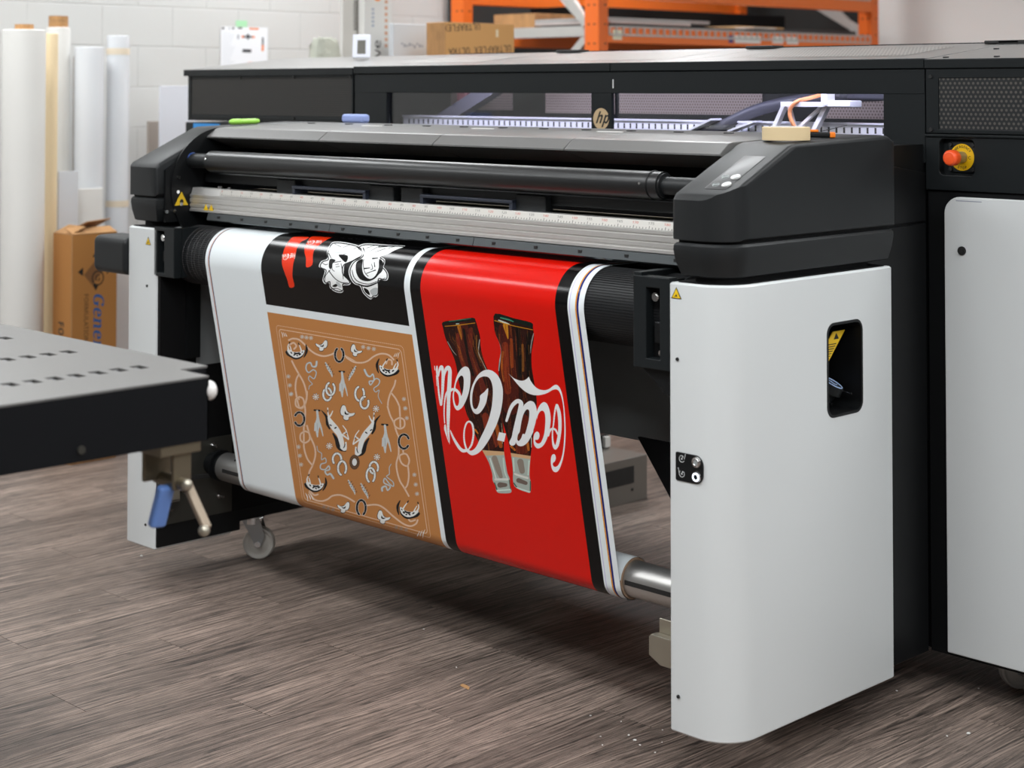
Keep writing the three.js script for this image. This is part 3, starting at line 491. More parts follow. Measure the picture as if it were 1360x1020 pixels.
{ // gantry: fascia, posts, windows
  const f = part(printer, 'gantry_fascia', [bx(-2.289, 0.1065, 1.584, 1.651, ZF - 0.02, ZF - 0.003, 0.002)], M.metalBlack);
  part(f, 'top_lip', [bx(-2.289, -1.02, 1.6525, 1.6805, ZF - 0.02, ZF + 0.003, 0.003), bx(-1.0185, 0.1065, 1.6525, 1.6805, ZF - 0.02, ZF + 0.003, 0.003)], M.metalBlack);
  part(f, 'indicator', bx(-1.0125, -1.0085, 1.6, 1.628, ZF - 0.004, ZF - 0.0015), std({ color: lin(0.7, 0.7, 0.7), roughness: 0.4 }));
  for (const [a, b, n] of [[-2.289, -2.109, 'post'], [-1.106, -1.019, 'post'], [-0.023, 0.1065, 'post']]) {
    const p = part(f, n, bx(a, b, 1.40, 1.586, ZF - 0.018, ZF - 0.004, 0.002), M.metalBlack);
    if (a === -1.106) {
      const logo = canvasTex(256, 256, (c) => { c.fillStyle = '#c8ad86'; c.fillRect(0, 0, 256, 256); c.fillStyle = '#14171a'; c.font = 'italic bold 190px sans-serif'; c.textAlign = 'center'; c.save(); c.translate(128, 182); c.transform(0.92, 0, -0.2, 1, 0, 0); c.fillText('hp', 8, 0); c.restore(); });
      part(p, 'round_logo', new THREE.CircleGeometry(0.034, 40).translate(-1.0625, 1.503, ZF - 0.0032), std({ map: logo, roughness: 0.45 }), 'round gold-coloured logo with black letters');
    }
  }
  for (const [a, b] of [[-2.109, -1.106], [-1.019, -0.023]]) part(f, 'window_pane', bx(a, b, 1.42, 1.586, ZF - 0.022, ZF - 0.018), M.glass, 'clear window pane');
  // sloping lids on top
  const seam = [-2.289, -1.6, -0.75, 0.1065];
  for (let k = 0; k < 3; k++) {
    const l = part(f, 'top_lid', profX([[ZF - 0.004, 1.672], [ZF - 0.004, 1.6795], [-1.4, 1.7305], [-1.42, 1.727], [-1.42, 1.66]], seam[k] + 0.001, seam[k + 1] - 0.001, 0.001), M.lid);
    part(l, 'hinge', bx(seam[k + 1] - 0.06, seam[k + 1] + 0.05, 1.727, 1.737, -1.41, -1.35, 0.003), M.ink);
    const pt = perfTex([150, 148, 145], [92, 90, 88]);
    const L = seam[k + 1] - seam[k] - 0.24, g = new THREE.PlaneGeometry(L, 0.28); const uv = g.attributes.uv; for (let i = 0; i < uv.count; i++) uv.setXY(i, uv.getX(i) * L / 0.012, uv.getY(i) * 0.28 / 0.0208);
    part(l, 'perforated_strip', g.rotateX(-Math.PI / 2 + Math.atan2(0.051, 0.465)).translate((seam[k] + seam[k + 1]) / 2, 1.7058, -1.168), std({ map: pt, roughness: 0.4, metalness: 0.3 }));
  }
  part(f, 'rear_edge', bx(-2.289, 0.1065, 1.4, 1.734, -1.62, -1.421), M.metalBlack);
  part(f, 'roof', [bx(-2.289, 0.1065, 1.652, 1.662, -1.42, ZF - 0.02), bx(-2.289, 0.1065, 1.62, 1.672, ZF - 0.03, ZF - 0.019)], M.metalBlack);
  part(f, 'end_wall', [bx(-2.289, -2.27, 1.44, 1.66, -1.45, ZF - 0.02), bx(0.09, 0.1065, 1.44, 1.66, -1.45, ZF - 0.02)], M.metalBlack);
  // inside, behind the windows
  const pt = perfTex([196, 178, 166], [128, 110, 100]);
  const back = (x0, x1, y0, y1, z = -1.40) => { const g = new THREE.PlaneGeometry(x1 - x0, y1 - y0).translate((x0 + x1) / 2, (y0 + y1) / 2, z); const uv = g.attributes.uv; for (let i = 0; i < uv.count; i++) uv.setXY(i, uv.getX(i) * (x1 - x0) / 0.011, uv.getY(i) * (y1 - y0) / 0.019); return g; };
  const inner = part(printer, 'print_chamber', [bx(-2.27, 0.09, 1.45, 1.655, -1.42, -1.405)], M.metalBlack);
  const pm = std({ map: pt, roughness: 0.55 });
  for (const [a, b, c] of [[-2.27, -1.93, 1.518], [-1.76, -1.42, 1.51], [-1.4, -0.78, 1.512], [-0.55, 0.085, 1.505]]) part(inner, 'perforated_panel', back(a, b, c, 1.65), pm, 'beige perforated inner panel');
  const rail = part(inner, 'slotted_rail', [bx(-2.2, 0.085, 1.462, 1.498, -1.11, -1.095), bx(-2.2, 0.085, 1.495, 1.5, -1.14, -1.09)], M.lilac, 'pale slotted rail');
  const sl = []; for (let k = 0; k < 86; k++) sl.push(bx(-2.17 + k * 0.0265, -2.1635 + k * 0.0265, 1.47, 1.487, -1.096, -1.0945));
  const slots = part(rail, 'slots', sl, M.ink); slots.userData.kind = 'stuff';
  part(inner, 'hose', tube([[-0.78, 1.45, -1.06], [-0.69, 1.487, -1.09], [-0.6, 1.53, -1.12], [-0.47, 1.56, -1.14], [-0.32, 1.575, -1.15], [-0.1, 1.585, -1.16]], 0.019, 60, 16), std({ color: lin(0.05, 0.05, 0.065), roughness: 0.5 }), 'thick dark hose');
  part(inner, 'hose_clip', [bar([-0.83, 1.45, -1.05], [-0.7, 1.505, -1.06], 0.06, 0.006), bar([-0.64, 1.47, -1.06], [-0.55, 1.5, -1.07], 0.05, 0.006)], M.lilac);
  const tr = part(inner, 'carriage_bracket', [bar([-0.485, 1.47, -1.06], [-0.44, 1.553, -1.06], 0.02, 0.012), bar([-0.44, 1.553, -1.06], [-0.29, 1.553, -1.06], 0.05, 0.014), bar([-0.29, 1.553, -1.06], [-0.34, 1.47, -1.06], 0.02, 0.014), bar([-0.425, 1.55, -1.055], [-0.40, 1.475, -1.055], 0.012, 0.009), bar([-0.31, 1.545, -1.055], [-0.40, 1.475, -1.055], 0.012, 0.009), bx(-0.5, -0.46, 1.455, 1.475, -1.08, -1.04), bx(-0.42, -0.36, 1.455, 1.477, -1.08, -1.04), bx(-0.28, -0.2, 1.545, 1.565, -1.1, -1.04, 0.004), bx(-0.3, -0.28, 1.55, 1.63, -1.08, -1.04)], std({ color: lin(0.8, 0.8, 0.82), roughness: 0.45 }), 'white triangular carriage bracket');
  part(inner, 'cable', tube([[-0.33, 1.43, -1.03], [-0.385, 1.49, -1.025], [-0.4, 1.53, -1.025], [-0.385, 1.557, -1.03], [-0.35, 1.572, -1.06], [-0.29, 1.59, -1.1], [-0.2, 1.6, -1.12]], 0.006, 50, 10), std({ color: lin(0.8, 0.3, 0.12), roughness: 0.5 }), 'orange cable');
  part(inner, 'carriage_motor', [bx(-0.27, 0.08, 1.565, 1.63, -1.2, -1.12, 0.008)], std({ color: lin(0.03, 0.03, 0.042), roughness: 0.55 }));
  part(inner, 'carriage', [bar([-2.2, 1.43, -1.2], [-1.78, 1.62, -1.2], 0.05, 0.05)], std({ color: lin(0.13, 0.125, 0.15), roughness: 0.5 }));
  part(inner, 'filter', bx(-2.08, -2.02, 1.55, 1.62, -1.3, -1.25, 0.01), std({ color: lin(0.35, 0.12, 0.13), roughness: 0.6 }));
  const strip = part(inner, 'light_strip', bx(-2.0, 0.05, 1.642, 1.65, -1.0, -0.985), std({ color: lin(0.8, 0.8, 0.9), emissive: lin(0.72, 0.74, 1), emissiveIntensity: 6 }), 'violet white light strip');
  const l = new THREE.RectAreaLight(lin(0.72, 0.74, 1), 62, 2.04, 0.014); l.position.set(-0.975 + 1.05, 1.6405, -0.992 + 0.7); l.rotation.x = -Math.PI / 2 + 0.55; printer.add(l);
}
{ // right machine cabinet
  const c = part(printer, 'side_cabinet', [bx(0.1085, 1.42, 0.11, 1.472, -1.6, ZF - 0.024, 0.003), bx(0.112, 1.42, 1.47, 1.655, -1.6, ZF - 0.012)], M.metalBlack, 'tall black side cabinet with a white door');
  const holeBox = roundRect(0.15, 0.253, 1.37, 1.466, 0.014, 6).map(([x, y]) => [x, y]);
  const front = part(c, 'control_panel', profZ([[0.1085, 1.33], [1.42, 1.33], [1.42, 1.471], [0.1085, 1.471]], ZF - 0.03, ZF - 0.002, 0.002, [holeBox]), M.metalBlack);
  part(c, 'door_surround', profZ([[0.1085, 0.11], [1.42, 0.11], [1.42, 1.328], [0.1085, 1.328]], ZF - 0.026, ZF - 0.012, 0.002), M.plastic2);
  part(front, 'ledge', bx(0.1085, 1.42, 1.471, 1.4785, ZF - 0.02, ZF + 0.003, 0.002), M.metalBlack);
  part(c, 'top_lip', bx(0.1085, 1.42, 1.652, 1.678, ZF - 0.02, ZF + 0.003, 0.003), M.metalBlack);
  const lid = part(c, 'top_lid', profX([[ZF - 0.004, 1.66], [ZF - 0.004, 1.6775], [-1.4, 1.7305], [-1.6, 1.731], [-1.6, 1.66]], 0.1085, 1.42, 0.001), M.lid);
  for (const [x, z] of [[0.15, -0.97], [0.3, -0.97], [0.17, -1.2], [0.34, -1.3]]) { const y = 1.6775 + (ZF - 0.004 - z) * 0.114; part(lid, 'screw', cylY(y - 0.002, y + 0.003, x, z, 0.008, 12), M.ink); }
  part(lid, 'hinge', [bx(0.09, 0.2, 1.722, 1.737, -1.41, -1.35, 0.003)], M.ink);
  const pt = perfTex([27, 30, 32], [84, 80, 76]), g = new THREE.PlaneGeometry(1.24, 0.136).translate(0.15 + 0.62, 1.559, ZF - 0.0035); const uv = g.attributes.uv; for (let i = 0; i < uv.count; i++) uv.setXY(i, uv.getX(i) * 1.24 / 0.0135, uv.getY(i) * 0.136 / 0.0232);  // light caught in the holes is painted as paler dots
  part(c, 'perforated_panel', g, std({ map: pt, roughness: 0.5, metalness: 0.2 }), 'dark vent panel with round holes');
  part(c, 'vent_frame', profZ([[0.112, 1.481], [1.42, 1.481], [1.42, 1.65], [0.112, 1.65]], ZF - 0.011, ZF - 0.001, 0.001, [[[0.149, 1.491], [0.149, 1.627], [1.39, 1.627], [1.39, 1.491]]]), M.metalBlack);
  for (const y of [1.631, 1.49]) part(c, 'screw', screw(0.127, y, ZF + 0.0, 0.0065), M.ink);
  // emergency stop in its recess
  part(front, 'recess', [bx(0.145, 0.26, 1.365, 1.47, ZF - 0.06, ZF - 0.045)], M.plastic2);
  const eb = part(front, 'emergency_stop', profZ(roundRect(0.168, 0.25, 1.378, 1.459, 0.01, 5), ZF - 0.045, ZF - 0.018, 0.002), M.plastic, 'emergency stop: orange mushroom button on a yellow disc');
  const ed = canvasTex(512, 512, (k) => {
    k.fillStyle = '#e6b400'; k.fillRect(0, 0, 512, 512); k.fillStyle = '#16160f'; k.font = 'bold 66px sans-serif'; k.textAlign = 'center';
    const arc = (s, a0, st, r, flip) => { for (let i = 0; i < s.length; i++) { k.save(); k.translate(256, 256); const a = a0 + (i - (s.length - 1) / 2) * st; k.rotate(a); k.translate(0, flip ? r : -r); k.fillText(s[i], 0, flip ? 22 : 0); k.restore(); } };
    arc('EMERGENCY', 0, 0.235, 178, false); arc('STOP', 0, -0.26, 205, true);
    k.lineWidth = 9; k.strokeStyle = '#16160f'; k.beginPath(); k.arc(420, 262, 26, 0.6, 5.6); k.stroke();
  });
  part(eb, 'yellow_disc', [new THREE.CircleGeometry(0.0355, 44).translate(0.209, 1.418, ZF - 0.0172)], std({ map: ed, roughness: 0.45 }), 'yellow disc reading EMERGENCY STOP');
  for (const [x, y] of [[0.176, 1.386], [0.242, 1.386], [0.176, 1.451], [0.242, 1.451]]) part(eb, 'screw', screw(x, y, ZF - 0.016, 0.006), M.ink);
  part(eb, 'stem', cylZ(ZF - 0.018, ZF + 0.02, 0.209, 1.418, 0.0155, 30), M.zinc);
  const mush = [[0.0, 0.05], [0.012, 0.0495], [0.013, 0.0487], [0.014, 0.0495], [0.0175, 0.048], [0.0205, 0.044], [0.021, 0.038], [0.0205, 0.022], [0.016, 0.019], [0, 0.019]].reverse().map((p) => new THREE.Vector2(...p));
  part(eb, 'mushroom_button', new THREE.LatheGeometry(mush, 44).rotateX(Math.PI / 2).translate(0.209, 1.418, ZF), std({ color: lin(0.9, 0.1, 0.02), roughness: 0.38 }), 'orange red mushroom button');
  // white door
  const d = part(c, 'door', profZ(roundRect(0.164, 1.38, 0.12, 1.314, [0.045, 0.045, 0.004, 0.004], 8), ZF - 0.014, ZF, 0.003), M.white, 'white cabinet door');
  part(d, 'lock', [cylZ(ZF, ZF + 0.004, 0.217, 1.174, 0.0115, 26), cylZ(ZF + 0.004, ZF + 0.006, 0.217, 1.174, 0.007, 20)], M.ink);
  part(d, 'scuff', bx(0.2, 0.275, 1.303, 1.3055, ZF, ZF + 0.0004), std({ color: lin(0.33, 0.35, 0.42), roughness: 0.6 }));
}

// ------------------------------------------------------------------ the printed film
// Cross-section: flat over the platen, round the drive roller, straight down to the take-up spindle, once round the spindle.
const FX0 = -1.915, FX1 = -0.295, R1 = 0.0965, C1 = [-0.122, 1.06], R2 = 0.0545, C2 = [-0.212, 0.364], ZB = -0.42;
const FILM = (() => {
  const dz = C2[0] - C1[0], dy = C2[1] - C1[1], D = Math.hypot(dz, dy), dir = Math.atan2(dy, dz), al = dir + Math.acos((R1 - R2) / D);   // angle of the common normal, front side
  const t1 = [C1[0] + R1 * Math.cos(al), C1[1] + R1 * Math.sin(al)], t2 = [C2[0] + R2 * Math.cos(al), C2[1] + R2 * Math.sin(al)];
  const flat = C1[0] - ZB, arc1 = R1 * (Math.PI / 2 - al), str = Math.hypot(t2[0] - t1[0], t2[1] - t1[1]), arc2 = R2 * 6.0;
  return { al, t1, t2, flat, arc1, str, arc2, total: flat + arc1 + str + arc2 };
})();
function filmPoint(v) {   // v metres along the film -> [z, y, nz, ny]
  const F = FILM;
  if (v <= F.flat) return [ZB + v, C1[1] + R1, 0, 1];
  v -= F.flat; if (v <= F.arc1) { const a = Math.PI / 2 - v / R1; return [C1[0] + R1 * Math.cos(a), C1[1] + R1 * Math.sin(a), Math.cos(a), Math.sin(a)]; }
  v -= F.arc1; if (v <= F.str) { const k = v / F.str; return [F.t1[0] + (F.t2[0] - F.t1[0]) * k, F.t1[1] + (F.t2[1] - F.t1[1]) * k, Math.cos(F.al), Math.sin(F.al)]; }
  v -= F.str; const a = F.al - v / R2, r = R2 - 0.002 * v / F.arc2; return [C2[0] + r * Math.cos(a), C2[1] + r * Math.sin(a), Math.cos(a), Math.sin(a)];
}
// a pixel of the photograph -> millimetres on the film (across, along): where its line of sight meets the film
const CY = Math.cos(YAW), SY = Math.sin(YAW), CP = Math.cos(PITCH), SP = Math.sin(PITCH);
function sight(px, py) { const a = (px - 680) / FPX, b = -(py - PY) / FPX; return [-SY * CP + CY * a + b * SY * SP, SP + b * CP, -CY * CP - SY * a + b * CY * SP]; }
function film(px, py) {
  const d = sight(px, py), F = FILM, o = CAM, at = (t) => [o[0] + d[0] * t, o[1] + d[1] * t, o[2] + d[2] * t];
  const nz = Math.cos(F.al), ny = Math.sin(F.al), t = ((F.t1[0] - o[2]) * nz + (F.t1[1] - o[1]) * ny) / (d[2] * nz + d[1] * ny), p = at(t);
  const s = ((p[2] - F.t1[0]) * (F.t2[0] - F.t1[0]) + (p[1] - F.t1[1]) * (F.t2[1] - F.t1[1])) / F.str;
  if (s >= 0 && s <= F.str) return [(p[0] - FX0) * 1000, (F.flat + F.arc1 + s) * 1000];
  const cyl = (C, R) => { const oz = o[2] - C[0], oy = o[1] - C[1], A = d[2] * d[2] + d[1] * d[1], B = 2 * (d[2] * oz + d[1] * oy), D = B * B - 4 * A * (oz * oz + oy * oy - R * R); if (D < 0) return null; const q = at((-B - Math.sqrt(D)) / (2 * A)); return [q, Math.atan2(q[1] - C[1], q[2] - C[0])]; };
  if (s < 0) { const c = cyl(C1, R1); if (c && c[1] <= Math.PI / 2) return [(c[0][0] - FX0) * 1000, (F.flat + R1 * (Math.PI / 2 - c[1])) * 1000]; const q = at((C1[1] + R1 - o[1]) / d[1]); return [(q[0] - FX0) * 1000, (F.flat + q[2] - C1[0]) * 1000]; }
  const c = cyl(C2, R2); if (c) return [(c[0][0] - FX0) * 1000, (F.flat + F.arc1 + F.str + R2 * (F.al - c[1])) * 1000];
  return [(p[0] - FX0) * 1000, (F.flat + F.arc1 + s) * 1000];
}
const filmTex = canvasTex(2048, 2048, (c, W, Hh) => {
  const sx = W / ((FX1 - FX0) * 1000), sy = Hh / (FILM.total * 1000), U = (u) => u * sx, Vv = (v) => v * sy;
  const rectMM = (u0, u1, v0, v1, col) => { c.fillStyle = col; c.fillRect(U(u0), Vv(v0), U(u1 - u0), Vv(v1 - v0)); };
  const KR = { A: [570, 480, 10.2], B: [570, 540, 10.2], C: [660, 480, 10.2], D: [660, 550, 10.2], E: [580, 410, 7.286], F: [620, 540, 8.164], G: [350, 410, 8.5], H: [460, 430, 8.5], I: [380, 520, 8.5], J: [470, 540, 8.5], K: [380, 600, 6.182], L: [350, 300, 6.8], P: [0, 0, 1] };
  const px = (k, x, y) => [KR[k][0] + x / KR[k][2], KR[k][1] + y / KR[k][2]];
  let hook = (p) => p; const to = (p) => { const h = hook(p), q = film(h[0], h[1]); return [U(q[0]), Vv(q[1])]; };
  // closed smooth curve through points
  const smooth = (pts, closed, n = 5) => { const out = [], m = pts.length; for (let i = 0; i < (closed ? m : m - 1); i++) { const g = (k) => pts[closed ? (k + m) % m : Math.max(0, Math.min(m - 1, k))], a = g(i - 1), b = g(i), d = g(i + 1), e = g(i + 2); for (let j = 0; j < n; j++) { const t = j / n, t2 = t * t, t3 = t2 * t; out.push(b.map((_, q) => 0.5 * (2 * b[q] + (d[q] - a[q]) * t + (2 * a[q] - 5 * b[q] + 4 * d[q] - e[q]) * t2 + (3 * b[q] - a[q] - 3 * d[q] + e[q]) * t3))); } } if (!closed) out.push(pts[m - 1]); return out; };
  const trace = (list) => { for (const pts of list) { pts.forEach((p, i) => { const q = to(p); if (i) c.lineTo(...q); else c.moveTo(...q); }); c.closePath(); } };
  const fill = (col, ...polys) => { c.fillStyle = col; c.beginPath(); trace(polys); c.fill('evenodd'); };
  // a point list [key, x, y, x, y, ...] to photograph pixels; strings switch the crop
  const pl = (...a) => { let k = a[0]; const out = []; for (let i = 1; i < a.length;) { if (typeof a[i] === 'string') k = a[i++]; else { out.push(px(k, a[i], a[i + 1])); i += 2; } } return out; };
  // a stroke of changing width: [key, x, y, w, x, y, w, ...]
  const brush = (col, ...a) => {
    let k = a[0]; const P = []; for (let i = 1; i < a.length;) { if (typeof a[i] === 'string') k = a[i++]; else { P.push([...px(k, a[i], a[i + 1]), a[i + 2] / KR[k][2]]); i += 3; } }
    strokePx(col, P);
  };
  const strokePx = (col, P) => {
    const S = smooth(P, false, 6), L = [], Rr = [];
    S.forEach((p, i) => { const a = S[Math.max(0, i - 1)], b = S[Math.min(S.length - 1, i + 1)]; let dx = b[0] - a[0], dy = b[1] - a[1]; const l = Math.hypot(dx, dy) || 1; dx /= l; dy /= l; const w = Math.max(0.05, p[2]) / 2; L.push([p[0] - dy * w, p[1] + dx * w]); Rr.push([p[0] + dy * w, p[1] - dx * w]); });
    c.fillStyle = col;
    for (let i = 0; i + 1 < L.length; i++) { c.beginPath(); trace([[L[i], L[i + 1], Rr[i + 1], Rr[i]]]); c.fill(); }
    for (let i = 0; i < S.length; i += 2) { const p = S[i], w = Math.max(0.05, p[2]) / 2, ring = []; for (let j = 0; j < 10; j++) ring.push([p[0] + w * Math.cos(j * 0.628), p[1] + w * Math.sin(j * 0.628)]); c.beginPath(); trace([ring]); c.fill(); }
  };
  const line = (col, w, pts) => strokePx(col, pts.map((p) => [p[0], p[1], w]));
  // ---- ground and panels
  rectMM(0, 1700, 0, 3000, '#e5ecef');
  const u = (x, y) => film(x, y)[0], v = (x, y) => film(x, y)[1];
  const uB = u(353.7, 404.7), uB2 = u(543.6, 432.6), vB = v(449, 418.7), vT = v(450, 429.3), uT2 = u(547, 443.75);
  rectMM(uB, uB2, 0, vB, '#070708');
  rectMM(uB - 1, uT2, vT, 3000, '#bd8049');
  const k1 = u(546.7, 400), k2 = u(560.2, 400), k3 = u(737.2, 400), k4 = u(753.8, 400);
  rectMM(k1, k4, 0, 3000, '#070708'); rectMM(k2, k3, 0, 3000, '#d41408');
  rectMM(12, 13.5, 0, 3000, '#b8b4da'); rectMM(16, 18.5, 0, 3000, '#e0902a'); rectMM(18.5, 22.5, 0, 3000, '#16275e');
  const e = u(766.6, 400); rectMM(e - 26, e - 24, 0, 3000, '#b9b0dd'); rectMM(e - 6, e - 1.5, 0, 3000, '#dd9426'); rectMM(e - 1.5, e + 5, 0, 3000, '#15206a');
  rectMM(0, 1700, (FILM.flat + FILM.arc1 + FILM.str + R2 * 1.9) * 1000, 3000, '#e5ecef');   // the wraps further in are unprinted
  // ---- bottles on the red panel
  const bottle = (ends, out, base, streaks, foam, glass) => {
    c.save(); c.beginPath(); trace([out]); c.clip();
    fill('#2a0d08', out); for (const s of streaks) brush(...s);
    const ax = ends, n = 150; c.globalAlpha = 0.2;
    for (let i = 0; i < n; i++) { const t0 = rnd(), l = 0.05 + 0.16 * rnd(), o = (rnd() - 0.5), P = []; for (let k = 0; k < 4; k++) { const t = t0 + l * k / 3, a = Math.min(ax.length - 1.001, t * (ax.length - 1)), q = Math.floor(a), f = a - q; P.push([ax[q][0] + (ax[q + 1][0] - ax[q][0]) * f + o * (ax[q][2]), ax[q][1] + (ax[q + 1][1] - ax[q][1]) * f, 0.5 + 1.1 * rnd()]); } strokePx(['#120604', '#7a2c14', '#a3521a', '#3b120a', '#0a0504', '#c07a24'][Math.floor(rnd() * 6)], P); }
    c.globalAlpha = 0.3; for (let i = 0; i < 260; i++) { const a = rnd() * (ax.length - 1.001), q = Math.floor(a), f = a - q, x = ax[q][0] + (ax[q + 1][0] - ax[q][0]) * f + (rnd() - 0.5) * ax[q][2], y = ax[q][1] + (ax[q + 1][1] - ax[q][1]) * f; fill(['#c88a4a', '#0a0504', '#8c4a24', '#e0c8a8'][Math.floor(rnd() * 4)], [[x, y], [x + 0.6, y], [x + 0.6, y + 0.6], [x, y + 0.6]]); } c.globalAlpha = 1; fill(...foam); for (const g of glass) (typeof g[1] === 'string' ? brush(...g) : fill(...g)); for (const b of base) brush(...b); c.restore();
  };
  const o1 = smooth(pl('E', 60, 130, 200, 108, 350, 88, 380, 125, 400, 190, 420, 270, 425, 350, 440, 440, 480, 560, 540, 700, 'F', 372, 90, 392, 180, 402, 300, 403, 400, 405, 500, 420, 600, 440, 720, 465, 780, 470, 860, 485, 905, 475, 935, 410, 942, 340, 935, 315, 900, 310, 860, 280, 800, 275, 730, 235, 600, 170, 480, 120, 370, 70, 260, 20, 130, 'E', 290, 1020, 262, 920, 235, 800, 212, 700, 190, 560, 160, 460, 110, 350, 80, 270, 62, 190), true, 3);
  const o2 = smooth(pl('E', 565, 48, 740, 92, 915, 135, 930, 180, 942, 260, 930, 350, 918, 430, 920, 560, 940, 690, 960, 800, 968, 900, 'F', 752, 60, 745, 150, 725, 260, 712, 380, 700, 480, 685, 620, 680, 760, 695, 820, 690, 930, 640, 925, 570, 900, 515, 860, 500, 790, 500, 700, 490, 600, 475, 500, 450, 380, 420, 270, 385, 150, 370, 80, 'E', 600, 640, 598, 540, 620, 420, 605, 330, 570, 250, 555, 170), true, 3);
  bottle([[613, 430, 46], [620, 455, 36], [632, 490, 42], [640, 530, 52], [650, 570, 46], [655, 603, 28]], o1, [['#0c1a14', 'E', 55, 130, 40, 200, 112, 40, 370, 90, 40], ['#2f6e58', 'E', 120, 122, 8, 230, 108, 9, 330, 95, 5], ['#bcd8c8', 'E', 190, 148, 10, 215, 145, 8], ['#c88a1e', 'E', 80, 170, 6, 200, 160, 8, 370, 138, 7]],
    [['#45150e', 'E', 250, 180, 110, 290, 420, 110, 360, 640, 110, 420, 900, 140], ['#5f1f14', 'E', 330, 200, 40, 330, 420, 46, 400, 620, 46, 470, 820, 60], ['#6d2416', 'E', 200, 250, 30, 230, 460, 30, 300, 660, 30], ['#b0691a', 'E', 215, 175, 34, 235, 250, 22, 240, 300, 6], ['#0d0806', 'E', 262, 200, 22, 300, 450, 26, 350, 640, 26], ['#9fa09a', 'E', 105, 320, 7, 150, 400, 6, 190, 450, 4], ['#a8a8a0', 'E', 415, 300, 8, 405, 420, 9, 440, 510, 8, 480, 590, 7], ['#6b4a1c', 'E', 385, 260, 12, 390, 400, 12, 425, 520, 10], ['#7a2a16', 'F', 200, 100, 70, 240, 250, 90, 300, 400, 90], ['#a5521c', 'F', 320, 200, 40, 350, 330, 46, 370, 430, 40], ['#c87018', 'F', 90, 250, 20, 120, 290, 14], ['#3a100b', 'F', 250, 330, 60, 270, 430, 70], ['#c9c6a8', 'F', 375, 180, 8, 385, 300, 8, 385, 400, 6]],
    ['#d2a97e', pl('F', 150, 470, 420, 490, 420, 535, 150, 535)], [['#a9b3ab', pl('F', 180, 532, 430, 525, 500, 960, 280, 960)], ['#8f8478', 'F', 300, 560, 60, 340, 680, 60, 370, 760, 40], ['#d5e0da', 'F', 250, 560, 14, 300, 720, 14, 320, 790, 12], ['#c6dcd0', 'F', 395, 560, 14, 410, 700, 14, 440, 780, 12], ['#d6d9d2', 'F', 310, 790, 24, 440, 790, 26], ['#6d5f56', 'F', 360, 850, 60, 420, 850, 40], ['#2f5a4a', 'F', 300, 830, 14, 330, 910, 12], ['#2f5a4a', 'F', 462, 800, 12, 476, 900, 12], ['#cfe0d6', 'F', 330, 910, 16, 470, 900, 16]]);
  bottle([[681, 424, 48], [683, 455, 42], [685, 490, 44], [690, 530, 48], [692, 570, 44], [693, 606, 28]], o2, [['#0c1a14', 'E', 560, 58, 46, 740, 105, 46, 940, 165, 46], ['#3c8a6e', 'E', 620, 88, 14, 700, 108, 14, 740, 125, 10], ['#cfd6c8', 'E', 600, 112, 12, 660, 135, 16, 700, 150, 10], ['#c88a1e', 'E', 560, 115, 8, 720, 160, 8, 930, 205, 6]],
    [['#4a160e', 'E', 660, 200, 130, 680, 450, 140, 700, 700, 160, 720, 950, 160], ['#7d2a14', 'E', 660, 350, 60, 670, 600, 70, 690, 800, 60], ['#8c3a14', 'E', 720, 300, 30, 730, 560, 30], ['#c78420', 'E', 665, 160, 50, 680, 230, 30, 690, 290, 8], ['#0b0706', 'E', 790, 180, 50, 800, 420, 40, 810, 640, 40], ['#7a4a1c', 'E', 830, 350, 22, 835, 600, 22], ['#0b0706', 'E', 890, 250, 46, 880, 500, 40, 900, 700, 40], ['#b0b0ac', 'E', 575, 270, 8, 610, 360, 12, 615, 450, 12, 600, 600, 8], ['#9a9a96', 'E', 938, 240, 8, 915, 340, 9, 908, 430, 6], ['#a8541a', 'E', 640, 420, 22, 630, 560, 20, 650, 700, 18], ['#5d1d10', 'F', 600, 150, 150, 600, 330, 150, 600, 450, 150], ['#b8641c', 'F', 480, 430, 26, 520, 470, 22], ['#b8641c', 'F', 660, 400, 30, 670, 470, 24], ['#d8d4c0', 'F', 700, 280, 10, 700, 440, 8], ['#1a0806', 'F', 712, 240, 14, 706, 330, 12]],
    ['#d2a97e', pl('F', 460, 500, 720, 540, 720, 585, 460, 540)], [['#a9b3ab', pl('F', 470, 540, 720, 575, 720, 960, 480, 900)], ['#8a7f74', 'F', 580, 600, 70, 600, 700, 60], ['#c6dcd0', 'F', 505, 560, 14, 512, 700, 14], ['#c6dcd0', 'F', 675, 590, 16, 665, 740, 14], ['#d9dad2', 'F', 520, 730, 20, 590, 755, 24, 660, 775, 22], ['#6d5f56', 'F', 560, 800, 50, 640, 830, 40], ['#2f5a4a', 'F', 510, 830, 12, 545, 880, 12], ['#2f5a4a', 'F', 690, 810, 12, 688, 910, 12], ['#cfe0d6', 'F', 540, 880, 14, 680, 925, 14]]);
  // ---- the script lettering, traced
  const logo = [];
  const LW = '#eceff0';
  const keep = (fn) => logo.push(fn);
  keep(() => fill(LW, smooth(pl('A', 797, 362, 795, 440, 772, 560, 730, 645, 690, 695, 650, 716, 610, 700, 578, 650, 556, 570, 552, 480, 562, 395, 592, 305, 640, 210, 700, 145, 760, 115, 810, 113, 870, 135, 930, 190, 975, 280, 997, 380, 998, 480, 985, 600, 960, 720, 920, 840, 875, 940, 'B', 835, 408, 780, 500, 720, 580, 660, 635, 600, 660, 560, 655, 520, 625, 508, 605, 535, 588, 565, 597, 605, 578, 645, 528, 690, 430, 'A', 740, 942, 800, 800, 840, 650, 855, 540, 862, 430, 858, 340, 835, 260, 800, 215, 760, 205, 720, 208, 670, 235, 620, 310, 592, 410, 583, 500, 587, 580, 602, 630, 622, 645, 645, 635, 668, 590, 685, 520, 690, 462, 745, 415), true, 3)));
